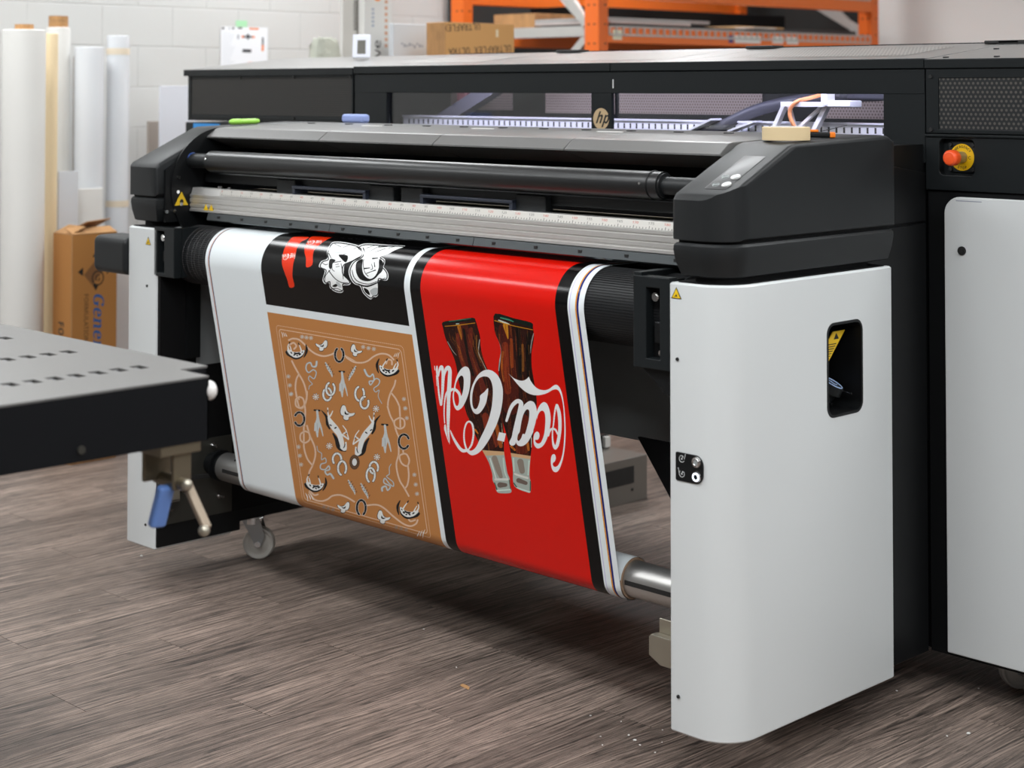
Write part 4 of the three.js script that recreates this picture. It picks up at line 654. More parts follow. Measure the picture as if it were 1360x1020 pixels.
  keep(() => brush(LW, 'B', 525, 592, 20, 572, 520, 26, 596, 420, 27, 600, 330, 27, 583, 240, 27, 545, 203, 25, 507, 225, 24, 480, 300, 22, 471, 390, 22, 478, 480, 24, 498, 555, 26, 522, 605, 30));
  keep(() => brush(LW, 'B', 520, 590, 34, 490, 597, 44, 455, 597, 46, 415, 565, 42, 370, 500, 38, 325, 420, 30, 294, 345, 18, 284, 312, 3));
  keep(() => fill(LW, smooth(pl('A', 490, 68, 530, 85, 553, 140, 560, 220, 555, 320, 535, 430, 495, 540, 450, 620, 410, 655, 385, 663, 360, 650, 335, 600, 320, 520, 318, 450, 330, 380, 345, 300, 370, 210, 410, 130, 450, 85), true, 3), smooth(pl('A', 440, 192, 462, 215, 468, 280, 462, 370, 438, 466, 420, 425, 385, 380, 358, 362, 365, 300, 390, 240, 415, 205), true, 3), smooth(pl('A', 345, 405, 370, 420, 395, 460, 405, 530, 395, 585, 375, 603, 355, 580, 340, 520, 336, 450), true, 3)));
  keep(() => brush(LW, 'A', 280, 405, 34, 315, 378, 36, 352, 386, 28));
  keep(() => brush(LW, 'A', 200, 262, 16, 206, 185, 22, 224, 118, 42, 256, 84, 56, 280, 130, 52, 278, 220, 54, 273, 320, 56, 267, 420, 56, 262, 520, 48, 260, 650, 50, 257, 760, 46, 257, 880, 36, 'B', 262, 370, 28, 270, 440, 18, 277, 512, 3));
  keep(() => brush(LW, 'A', 126, 200, 16, 137, 130, 28, 163, 75, 46, 180, 105, 40, 184, 180, 36, 182, 280, 34, 178, 400, 30, 172, 500, 26, 163, 585, 30));
  keep(() => brush(LW, 'A', 106, 66, 18, 105, 120, 30, 112, 200, 24, 120, 300, 22, 130, 420, 24, 145, 520, 26, 160, 588, 30));
  keep(() => brush(LW, 'A', 200, 255, 14, 193, 380, 16, 178, 510, 18));
  keep(() => brush(LW, 'A', 73, 62, 10, 78, 115, 12));
  keep(() => brush(LW, 'A', 96, 190, 8, 103, 330, 8));
  keep(() => brush(LW, 'A', 255, 400, 30, 228, 450, 26, 210, 540, 20, 203, 640, 18, 203, 740, 16, 210, 835, 14));
  keep(() => brush(LW, 'B', 215, 250, 20, 217, 300, 32, 228, 350, 26, 242, 410, 14, 264, 482, 8));
  keep(() => fill(LW, pl('D', 30, 243, 122, 263, 98, 375, 2, 352)));
  keep(() => brush(LW, 'C', 130, 805, 34, 150, 740, 40, 180, 650, 46, 222, 580, 54, 280, 538, 58, 325, 565, 60, 318, 640, 64, 296, 740, 66, 270, 850, 66, 246, 950, 64, 'D', 234, 310, 68, 216, 370, 84, 210, 386, 88));
  keep(() => fill(LW, smooth(pl('C', 358, 605, 400, 560, 445, 535, 490, 545, 520, 585, 538, 650, 540, 740, 520, 840, 495, 930, 'D', 490, 245, 450, 330, 410, 390, 365, 425, 325, 436, 285, 425, 262, 395, 250, 350, 262, 290, 'C', 300, 800, 330, 700), true, 3), smooth(pl('C', 410, 650, 435, 665, 438, 720, 430, 800, 410, 880, 380, 980, 'D', 350, 266, 330, 320, 303, 358, 287, 362, 276, 340, 285, 280, 'C', 310, 950, 330, 830, 355, 730, 385, 670), true, 3)));
  keep(() => fill(LW, smooth(pl('C', 540, 680, 575, 600, 610, 562, 640, 550, 675, 570, 705, 630, 725, 720, 728, 820, 718, 900, 'D', 700, 250, 680, 330, 640, 410, 600, 450, 560, 466, 530, 455, 505, 420, 495, 370, 497, 300, 515, 255, 545, 235, 572, 258, 577, 300, 562, 340, 540, 350, 522, 348, 520, 368, 540, 392, 570, 398, 600, 375, 628, 310, 645, 230, 652, 150, 'C', 655, 790, 650, 720, 635, 680, 610, 668, 580, 685, 555, 730, 540, 790), true, 3)));
  keep(() => brush(LW, 'C', 808, 585, 22, 792, 640, 24, 777, 740, 22, 766, 850, 20, 'D', 756, 200, 18, 752, 280, 20, 757, 370, 26, 772, 430, 38, 792, 458, 48));
  keep(() => brush(LW, 'C', 812, 596, 40, 838, 680, 48, 851, 780, 48, 854, 880, 46, 'D', 849, 240, 46, 837, 330, 46, 815, 420, 48, 790, 456, 50));
  keep(() => brush(LW, 'C', 690, 1000, 40, 715, 938, 34, 755, 912, 30, 795, 930, 28, 822, 985, 22));
  keep(() => fill(LW, smooth(pl('C', 153, 160, 200, 205, 250, 238, 310, 258, 360, 258, 405, 235, 432, 208, 450, 250, 490, 310, 540, 360, 600, 385, 660, 388, 710, 370, 755, 335, 795, 315, 830, 330, 865, 385, 890, 470, 910, 600, 925, 760, 930, 900, 'D', 930, 300, 922, 430, 905, 560, 880, 660, 850, 740, 820, 780, 790, 788, 760, 770, 740, 730, 730, 670, 730, 610, 742, 560, 770, 540, 792, 560, 798, 600, 785, 640, 762, 660, 757, 685, 775, 710, 800, 712, 830, 690, 865, 620, 890, 520, 905, 400, 912, 250, 912, 150, 'C', 908, 780, 900, 640, 880, 510, 850, 420, 820, 385, 785, 380, 740, 395, 690, 425, 620, 450, 540, 460, 470, 450, 400, 420, 330, 365, 270, 300, 210, 225), true, 3)));
  logo.forEach((f) => f());
  // ---- black panel: two red bottle shapes and two riders in broad hats, white line drawing
  const RED = '#e03412';
  const b1 = smooth(pl('L', 270, 100, 340, 98, 412, 101, 385, 122, 335, 148, 303, 200, 286, 280, 270, 335, 263, 400, 262, 460, 279, 545, 235, 556, 215, 490, 182, 400, 166, 340, 171, 270, 195, 190, 235, 128), true, 3), b2 = smooth(pl('L', 430, 98, 530, 96, 630, 100, 585, 118, 520, 160, 467, 205, 446, 260, 441, 350, 386, 374, 384, 300, 370, 240, 373, 190, 400, 140), true, 3);
  fill(RED, b1); fill(RED, b2);
  const small = (x0, x1, y0, y1, dy) => { hook = (p) => { const a = (p[0] - 577) / 175, b = (p[1] - 485) / 145; return px('L', x0 + (x1 - x0) * a, y0 + (y1 - y0) * b + dy * a); }; logo.forEach((f) => f()); hook = (p) => p; };   // the same lettering, small, across a bottle
  small(166, 290, 262, 328, -34); small(392, 528, 138, 178, -18);
  // white figures
  const WH = '#eef0f0';
  // larger rider
  const f1 = smooth(pl('L', 850, 190, 905, 160, 1010, 160, 1120, 170, 1280, 180, 1200, 215, 1120, 255, 1060, 275, 1095, 300, 1095, 340, 1085, 370, 1110, 400, 1128, 440, 1122, 485, 1095, 495, 1045, 490, 1040, 570, 1035, 625, 1010, 645, 995, 640, 970, 665, 930, 640, 895, 600, 870, 545, 820, 525, 785, 480, 768, 420, 778, 370, 810, 320, 880, 275, 895, 235), true, 3);
  const f2 = smooth(pl('L', 600, 170, 640, 142, 740, 148, 850, 175, 895, 215, 885, 275, 790, 320, 735, 345, 725, 400, 730, 450, 785, 510, 770, 535, 720, 540, 722, 585, 700, 605, 645, 595, 600, 560, 590, 515, 555, 525, 532, 490, 545, 440, 550, 400, 500, 370, 520, 320, 575, 295, 572, 240), true, 3);
  fill(WH, f2); fill(WH, f1);
  const rim = (pts, col, w) => strokePx(col, [...pts, pts[0]].map((p) => [p[0], p[1], w]));
  const shrink = (pts, d) => { const cx = pts.reduce((s, p) => s + p[0], 0) / pts.length, cy = pts.reduce((s, p) => s + p[1], 0) / pts.length; return pts.map((p) => { const l = Math.hypot(p[0] - cx, p[1] - cy); return [p[0] + (cx - p[0]) * d / l, p[1] + (cy - p[1]) * d / l]; }); };
  rim(shrink(f1, 1.9), '#070708', 1.25); rim(shrink(f2, 1.9), '#070708', 1.25);
  const BK = '#070708';
  fill(BK, smooth(pl('L', 840, 330, 895, 300, 890, 370, 905, 440, 960, 480, 1010, 450, 1040, 380, 1045, 300, 1080, 330, 1075, 400, 1040, 440, 1000, 480, 940, 500, 870, 480, 835, 410), true, 3));
  brush(BK, 'L', 860, 530, 10, 940, 545, 14, 1035, 510, 10); fill(BK, smooth(pl('L', 905, 560, 945, 580, 960, 625, 920, 600), true, 3));
  brush(BK, 'L', 985, 295, 12, 1030, 290, 8); brush(BK, 'L', 1000, 330, 5, 1005, 370, 8); brush(BK, 'L', 910, 385, 12, 960, 380, 7); brush(BK, 'L', 930, 430, 6, 980, 410, 6, 1010, 400, 10); brush(BK, 'L', 900, 200, 8, 915, 240, 10); brush(BK, 'L', 960, 230, 3, 1050, 180, 3); brush(BK, 'L', 1040, 190, 10, 1120, 185, 6); brush(BK, 'L', 1000, 240, 3, 1100, 205, 3); brush(BK, 'L', 1130, 200, 3, 1190, 185, 3);
  fill(BK, smooth(pl('L', 600, 300, 650, 310, 625, 340, 610, 390, 590, 370), true, 3)); fill(BK, smooth(pl('L', 680, 260, 760, 270, 745, 330, 705, 300), true, 3));
  brush(BK, 'L', 590, 405, 8, 640, 470, 6, 700, 510, 6, 760, 515, 5); brush(BK, 'L', 600, 400, 6, 560, 450, 5, 555, 500, 4); brush(BK, 'L', 620, 340, 5, 620, 390, 5, 640, 410, 4); brush(BK, 'L', 650, 350, 4, 680, 345, 4); brush(BK, 'L', 655, 370, 4, 685, 365, 4); brush(BK, 'L', 700, 340, 5, 715, 420, 6, 720, 480, 5); fill(BK, smooth(pl('L', 620, 545, 650, 525, 672, 535, 650, 552), true, 3)); brush(BK, 'L', 610, 572, 6, 660, 565, 5, 710, 585, 6); brush(BK, 'L', 640, 160, 3, 700, 190, 3); brush(BK, 'L', 780, 170, 3, 720, 195, 3); brush(BK, 'L', 720, 260, 3, 850, 190, 3); brush(BK, 'L', 590, 250, 8, 610, 290, 5); brush(BK, 'L', 530, 335, 4, 560, 350, 6, 580, 345, 4); brush(BK, 'L', 870, 280, 10, 790, 330, 12, 745, 400, 10); brush(BK, 'L', 845, 195, 5, 880, 205, 9); brush(BK, 'L', 800, 400, 5, 815, 460, 6, 860, 505, 6, 950, 525, 5, 1040, 495, 5, 1100, 470, 4); brush(BK, 'L', 905, 300, 4, 900, 350, 5, 915, 420, 5, 945, 455, 6); brush(BK, 'L', 975, 345, 4, 985, 385, 6, 965, 395, 4); brush(BK, 'L', 635, 330, 6, 700, 320, 5); fill('#b9bec0', smooth(pl('L', 960, 590, 1000, 560, 1030, 565, 1025, 610, 990, 630), true, 3)); fill('#b9bec0', smooth(pl('L', 655, 500, 690, 520, 705, 560, 670, 545), true, 3)); fill('#b9bec0', smooth(pl('L', 620, 190, 700, 205, 760, 230, 690, 245, 630, 235), true, 3)); brush(BK, 'L', 640, 215, 3, 760, 205, 3); brush(BK, 'L', 930, 200, 3, 1010, 175, 3);
  for (const [x, y] of [[690, 105], [760, 112], [830, 118], [900, 126], [970, 133], [1040, 140], [1110, 147], [1180, 152]]) brush('#8f8f90', 'L', x, y, 5, x + 45, y + 6, 6);
  // ---- tan panel: rope border, hats, horseshoes, horses
  const RO = '#e0bfa3', WT = '#e9ebe9', GY = '#c9cfd0', DK = '#17181a';
  const corner = [film(367.6, 433), film(535, 458.8), film(574, 717), film(401, 664)];
  const border = (inset, w, dash) => { c.strokeStyle = RO; c.lineWidth = w; c.setLineDash(dash); const u0 = (corner[0][0] + corner[3][0]) / 2 + inset, u1 = (corner[1][0] + corner[2][0]) / 2 - inset, v0 = (corner[0][1] + corner[1][1]) / 2 + inset, v1 = (corner[2][1] + corner[3][1]) / 2 - inset, r = 16; c.beginPath(); c.roundRect(U(u0), Vv(v0), U(u1 - u0), Vv(v1 - v0), r); c.stroke(); c.setLineDash([]); };
  border(0, 3.2, [4, 2.6]); border(11, 3.4, []);
  const rope = (...a) => { const k = a[0], P = []; for (let i = 1; i < a.length; i += 2) P.push(px(k, a[i], a[i + 1])); line('#b98a63', 2.7, P); line(RO, 2.1, P); };
  rope('G', 285, 355, 330, 338, 400, 350, 470, 410, 530, 470, 600, 515, 680, 535, 750, 522, 800, 500); rope('G', 915, 530, 1000, 578, 1050, 610); rope('H', 0, 380, 80, 430, 170, 440, 240, 420, 300, 375, 360, 345, 420, 338, 480, 355, 535, 405);
  rope('G', 320, 590, 360, 670, 400, 740, 450, 830, 480, 930, 490, 1020); rope('G', 400, 740, 370, 800, 360, 900, 375, 980, 400, 1020); rope('I', 110, 0, 122, 80, 150, 180, 185, 185, 215, 140, 233, 60, 235, 0); rope('I', 150, 60, 110, 90, 112, 160, 160, 185, 205, 150, 190, 80, 150, 60); rope('I', 210, 160, 217, 240, 205, 390); rope('I', 235, 385, 270, 500, 320, 620, 330, 720, 300, 830, 265, 900, 258, 945); rope('I', 200, 400, 200, 560, 205, 650, 240, 760, 295, 830); rope('I', 215, 448, 165, 480, 165, 550, 215, 578, 265, 540, 258, 470, 215, 448);
  rope('H', 555, 640, 540, 700, 500, 780, 475, 860, 470, 940, 490, 1020); rope('H', 510, 785, 560, 850, 600, 940, 605, 1020); rope('J', 380, 0, 410, 100, 450, 180, 480, 280, 505, 340); rope('J', 515, 0, 522, 120, 525, 250); rope('J', 515, 125, 460, 160, 465, 220, 520, 250, 570, 220, 565, 150, 515, 125); rope('J', 505, 430, 505, 540, 480, 640, 490, 740, 520, 840, 570, 920, 620, 1010); rope('J', 555, 500, 560, 530); rope('J', 565, 530, 515, 560, 540, 640, 600, 670, 625, 610, 600, 545, 565, 530); rope('J', 610, 670, 620, 780, 605, 880, 580, 920);
  rope('K', 190, 330, 230, 390, 290, 405, 340, 390, 380, 362, 440, 355, 500, 375, 560, 410); rope('K', 665, 440, 740, 435, 800, 460, 880, 530, 960, 590, 1020, 610, 1065, 592, 1080, 560);
  rope('G', 305, 400, 340, 385, 370, 420, 345, 455); rope('H', 450, 450, 470, 405, 510, 415, 515, 460); rope('K', 195, 320, 230, 355, 260, 350); rope('K', 1000, 540, 1020, 570, 1060, 560);
  for (const [k, x, y, s] of [['G', 200, 260, 1], ['H', 600, 320, -1], ['K', 160, 340, 1], ['K', 1140, 640, -1]]) for (let i = 0; i < 3; i++) brush(WT, k, x + s * i * 22, y + i * 6, 3, x + s * (i * 24 + 14), y + 30 + i * 10, 8, x + s * (i * 20 + 18), y + 66 - i * 12, 3);
  const star = (k, x, y, r, col = GY) => { for (let i = 0; i < 4; i++) { const a = i * 0.785 + 0.2; brush(col, k, x - r * Math.cos(a), y - r * Math.sin(a), r * 0.3, x, y, r * 0.18, x + r * Math.cos(a), y + r * Math.sin(a), r * 0.3); } };
  for (const [x, y] of [[435, 318], [485, 325], [535, 330], [280, 765], [297, 865], [312, 965]]) star('G', x, y, 22);
  for (const [x, y] of [[190, 262], [250, 275], [310, 285], [650, 850], [665, 955]]) star('H', x, y, 22);
  for (const [x, y] of [[55, 28], [140, 625], [155, 725], [168, 825]]) star('I', x, y, 22);
  for (const [x, y] of [[580, 20], [597, 130], [683, 770], [698, 880], [713, 985]]) star('J', x, y, 22);
  for (const [x, y] of [[310, 455], [345, 465], [385, 475], [905, 620], [945, 630], [985, 640]]) star('K', x, y, 15, '#a3948a');
  for (const [k, x, y] of [['G', 590, 995], ['H', 335, 960], ['I', 487, 615], ['J', 260, 570]]) { star(k, x, y, 38, DK); star(k, x, y, 34, WT); }
  const shoe = (k, x, y, rx, ry, ang, dark) => { const P = []; for (let i = 0; i <= 12; i++) { const a = ang + 0.55 + i / 12 * 5.18; P.push([...px(k, x + rx * Math.cos(a), y + ry * Math.sin(a)), 0]); } strokePx(dark ? '#d9dcdc' : DK, P.map((p) => [p[0], p[1], 3.6])); strokePx(dark ? DK : WT, P.map((p) => [p[0], p[1], 2.6])); for (let i = 1; i < 12; i += 2) { const q = P[i], rr = 0.35, ring = []; for (let j = 0; j < 6; j++) ring.push([q[0] + rr * Math.cos(j), q[1] + rr * Math.sin(j)]); fill(dark ? WT : DK, ring); } };
  shoe('G', 855, 520, 48, 78, -1.57, true); shoe('I', 150, 310, 55, 75, 3.14, true); shoe('J', 565, 395, 58, 80, 0.1, true); shoe('K', 617, 460, 36, 62, 1.57, true);
  shoe('G', 720, 965, 46, 70, -1.8, false); shoe('G', 755, 905, 48, 72, -1.4, false); shoe('H', 150, 790, 50, 80, -1.3, false); shoe('H', 205, 890, 46, 66, -0.9, false); shoe('I', 575, 765, 48, 66, 1.9, false); shoe('I', 632, 865, 46, 78, 1.3, false); shoe('J', 225, 690, 48, 66, 1.1, false); shoe('J', 190, 775, 46, 82, 1.5, false);
  const hat = (k, x, y, s, f, t = 0) => { const q = (a, b) => { const X = a * f, ct = Math.cos(t), st = Math.sin(t); return px(k, x + s * (X * ct - b * st), y + s * (X * st + b * ct)); }; const o = smooth([q(-70, -25), q(-30, -10), q(10, -25), q(40, -62), q(66, -55), q(70, -5), q(52, 30), q(30, 35), q(20, 60), q(-8, 68), q(-30, 55), q(-30, 30), q(-62, 5)], true, 4); fill(DK, o.map((p) => p)); fill(WT, shrink(o, 0.75)); fill(DK, smooth([q(-20, -2), q(5, 4), q(25, -14), q(20, 12), q(-4, 14)], true, 3)); };
  hat('G', 655, 415, 1.0, 1); hat('H', 110, 305, 1.0, -1, 0.35); hat('I', 690, 245, 1.25, -1, 0.3); hat('K', 470, 455, 0.75, 1, 0.05); hat('K', 800, 540, 0.82, -1, 0.3);
  const horse = (k, x, y, s, f, t) => {
    const q = (a, b) => { const X = a * f, ct = Math.cos(t), st = Math.sin(t); return px(k, x + s * (X * ct - b * st), y + s * (X * st + b * ct)); }, st = (col, w, ...p) => { const P = []; for (let i = 0; i < p.length; i += 2) P.push([...q(p[i], p[i + 1])]); strokePx(col, P.map((z, i) => [z[0], z[1], Array.isArray(w) ? w[Math.min(i, w.length - 1)] : w])); };
    st(DK, [1.2, 3.2, 2.4, 1], 100, -75, 112, -20, 100, 30, 84, 60); st(DK, [2, 5, 6.5, 5, 3.5], 88, -10, 55, 40, 0, 62, -55, 45, -95, 5); st(WT, [2.4, 6, 7.6, 6, 3.6], 80, -8, 50, 24, 0, 40, -50, 26, -86, -4);
    st(WT, [2.6, 1.6, 1.2], -80, 0, -92, -45, -78, -85); st(WT, [2.4, 1.4, 1.1], -50, 20, -62, -30, -72, -55); st(WT, [2.6, 1.5, 1.1], 60, 10, 44, -35, 22, -80); st(DK, [1.4, 1.4], 26, -72, 20, -88); st(DK, [1.4, 1.4], -80, -80, -74, -94);
    st(DK, [2.2, 2.2], 44, 28, 34, 34); st(DK, [1.8, 1.8], -10, 32, -22, 42); st(DK, [1.5, 1.5], 8, 44, 16, 48); st(DK, [1.6, 1.4], -48, 24, -58, 14); st(DK, [1.2, 1.2], 62, 10, 68, 4); st(DK, [1.6, 2.2, 1.4], -20, 20, 10, 25, 34, 14); st(DK, [2, 2.6, 2], -110, 12, -90, 40, -40, 68);
  };
  horse('G', 370, 480, 1.05, 1, 0.05); horse('H', 470, 500, 1.15, -1, 0.15); horse('K', 240, 265, 0.78, 1, 0.1); horse('K', 1005, 480, 0.84, -1, 0.2);
  const bucker = (x, y, f) => {
    const q = (a, b) => px('I', x + a * f, y + b), st = (col, w, ...p) => { const P = []; for (let i = 0; i < p.length; i += 2) P.push(q(p[i], p[i + 1])); strokePx(col, P.map((z, i) => [z[0], z[1], w[Math.min(i, w.length - 1)]])); };
    st(DK, [0.8, 3.2, 3.6, 2], -190, -210, -135, -140, -125, -60, -98, -5); st(DK, [2, 5, 6, 4, 2], -60, 50, -20, 120, 0, 190, 30, 230, 80, 245);
    st(WT, [3, 7.5, 8.5, 7, 6.5, 5], -110, -130, -75, -60, -30, 0, 10, 60, 35, 140, 45, 205); st(WT, [5, 4.4, 2], 40, 205, 75, 225, 85, 150); st(WT, [2.4, 1.7, 1.3], -110, -140, -118, -190, -120, -240); st(WT, [2.4, 1.7, 1.2], -100, -140, -80, -170, -65, -205); st(WT, [2.4, 1.8, 1.6, 1.2], 40, 60, 95, 100, 115, 110, 90, 20); st(WT, [2, 1.5, 1.2], 60, 50, 90, 20, 50, -40);
    st(DK, [1.6, 1.6], -40, -10, -25, -20); st(DK, [1.4, 1.4], -80, -40, -95, -50); st(DK, [1, 1], -120, -195, -121, -215); st(DK, [1.1, 1.1, 1], 60, 210, 70, 190, 75, 165); st(DK, [0.9, 0.9], 85, 40, 95, 50);
  };
  bucker(590, 425, 1); bucker(872, 480, -1);
  const glove = (k, x, y, s) => { brush(DK, k, x - 32 * s, y - 150 * s, 18 * s, x + 28 * s, y - 145 * s, 20 * s); brush(GY, k, x, y - 140 * s, 24 * s, x + 8 * s, y - 60 * s, 32 * s, x + 5 * s, y + 10 * s, 62 * s, x, y + 70 * s, 40 * s, x + 4 * s, y + 150 * s, 14 * s); brush(GY, k, x - 22 * s, y, 18 * s, x - 26 * s, y + 80 * s, 16 * s); brush(GY, k, x + 30 * s, y, 20 * s, x + 50 * s, y + 70 * s, 18 * s, x + 66 * s, y + 140 * s, 10 * s); brush('#9aa0a2', k, x, y, 5 * s, x + 4 * s, y + 80 * s, 5 * s); };
  glove('G', 885, 850, 0.95); glove('I', 350, 360, 1.0); glove('J', 350, 360, 1.05);
  const snake = (k, P) => { const a = [k]; P.forEach(([x, y], i) => a.push(x, y, i < 2 ? 20 : Math.max(5, 17 - i * 0.9))); brush('#8c8f90', ...a.map((z, i) => (i > 0 && i % 3 === 0 ? z + 5 : z))); brush(GY, ...a); };
  snake('G', [[600, 598], [590, 650], [550, 650], [530, 610], [490, 625], [480, 680], [510, 720], [560, 690], [595, 720], [570, 790], [520, 760], [510, 800], [550, 850], [520, 870], [510, 910]]);
  snake('H', [[205, 520], [235, 580], [270, 595], [300, 570], [310, 640], [260, 650], [275, 690], [330, 620], [375, 640], [360, 690], [310, 730], [330, 770], [370, 750], [360, 820], [400, 900]]);
  snake('I', [[535, 980], [500, 930], [465, 940], [440, 900], [490, 880], [480, 840], [440, 880], [390, 870], [395, 820], [450, 800], [440, 750], [400, 770], [400, 700], [360, 670], [348, 615]]);
  snake('J', [[320, 950], [320, 915], [360, 900], [380, 945], [410, 900], [340, 860], [350, 810], [400, 870], [445, 900], [440, 850], [370, 790], [400, 760], [400, 690], [420, 650]]);
  const leaf = (k, x, y, s, f) => { brush(GY, k, x - 40 * f * s, y - 70 * s, 14 * s, x - 10 * f * s, y - 10 * s, 30 * s, x + 25 * f * s, y + 50 * s, 24 * s, x + 35 * f * s, y + 90 * s, 8 * s); for (let i = 0; i < 5; i++) { brush(DK, k, x + (-50 + i * 20) * f * s, y + (-50 + i * 26) * s, 5 * s, x + (-34 + i * 18) * f * s, y + (-56 + i * 28) * s, 5 * s); brush(DK, k, x + (0 + i * 14) * f * s, y + (-60 + i * 28) * s, 4 * s, x + (-16 + i * 16) * f * s, y + (-44 + i * 28) * s, 5 * s); } };
  leaf('G', 740, 680, 1.0, 1); leaf('H', 65, 550, 1.0, -1); leaf('K', 540, 285, 0.72, 1); leaf('K', 645, 315, 0.76, 1);
  { const r = []; for (let j = 0; j < 20; j++) r.push(px('I', 772 + 58 * Math.cos(j * 0.314), 797 + 84 * Math.sin(j * 0.314))); fill('#4a3424', r); for (let j = 0; j < 20; j++) { const a = j * 0.314; brush('#8a6a4c', 'I', 772 + 34 * Math.cos(a), 797 + 52 * Math.sin(a), 5, 772 + 54 * Math.cos(a), 797 + 78 * Math.sin(a), 6); } const q = []; for (let j = 0; j < 20; j++) q.push(px('I', 772 + 27 * Math.cos(j * 0.314), 797 + 42 * Math.sin(j * 0.314))); fill(WT, q); }
});
{
  const t = thing('printed_film', 'white printed film with tan bandana print and red bottle panel hanging from the printer', 'printed film', [(FX0 + FX1) / 2, C2[1] - R2, -0.15]);
  const N = 260, pos = [], nor = [], uv = [], idx = [], bpos = [], bnor = [];
  const xs = [FX0, FX1];
  for (let i = 0; i <= N; i++) { const v = FILM.total * i / N, [z, y, nz, ny] = filmPoint(v); for (const x of xs) { pos.push(x, y, z); nor.push(0, ny, nz); uv.push((x - FX0) / (FX1 - FX0), 1 - v / FILM.total); bpos.push(x, y - ny * 0.0007, z - nz * 0.0007); bnor.push(0, -ny, -nz); } }
  for (let i = 0; i < N; i++) { const a = 2 * i; idx.push(a, a + 2, a + 1, a + 1, a + 2, a + 3); }
  const g = new THREE.BufferGeometry(); g.setAttribute('position', new THREE.Float32BufferAttribute(pos, 3)); g.setAttribute('normal', new THREE.Float32BufferAttribute(nor, 3)); g.setAttribute('uv', new THREE.Float32BufferAttribute(uv, 2)); g.setIndex(idx);
  part(t, 'printed_face', g, phy({ map: filmTex, roughness: 0.2, specularIntensity: 0.5, bumpMap: rep(speckle, 30, 30), bumpScale: 0.00002 }), 'printed face of the film');
  const b = new THREE.BufferGeometry(); b.setAttribute('position', new THREE.Float32BufferAttribute(bpos, 3)); b.setAttribute('normal', new THREE.Float32BufferAttribute(bnor, 3)); b.setIndex(idx.map((k, i) => idx[i - i % 3 + 2 - i % 3]));
  part(t, 'film_back', b, std({ color: lin(0.7, 0.7, 0.69), roughness: 0.6 }), 'plain white back of the film');
  const ring = (x0, x1, ro, ri) => { const s = new THREE.Shape().absarc(0, 0, ro, 0, Math.PI * 2); s.holes.push(new THREE.Path().absarc(0, 0, ri, 0, Math.PI * 2, true)); return new THREE.ExtrudeGeometry(s, { depth: x1 - x0, bevelEnabled: false, curveSegments: 40 }).rotateY(Math.PI / 2).translate(x0, C2[1], C2[0]); };
  const core = part(t, 'cardboard_core', [ring(FX0 - 0.002, FX1 + 0.002, 0.0515, 0.0462)], std({ color: lin(0.3, 0.2, 0.13), roughness: 0.8 }), 'brown cardboard core');
}

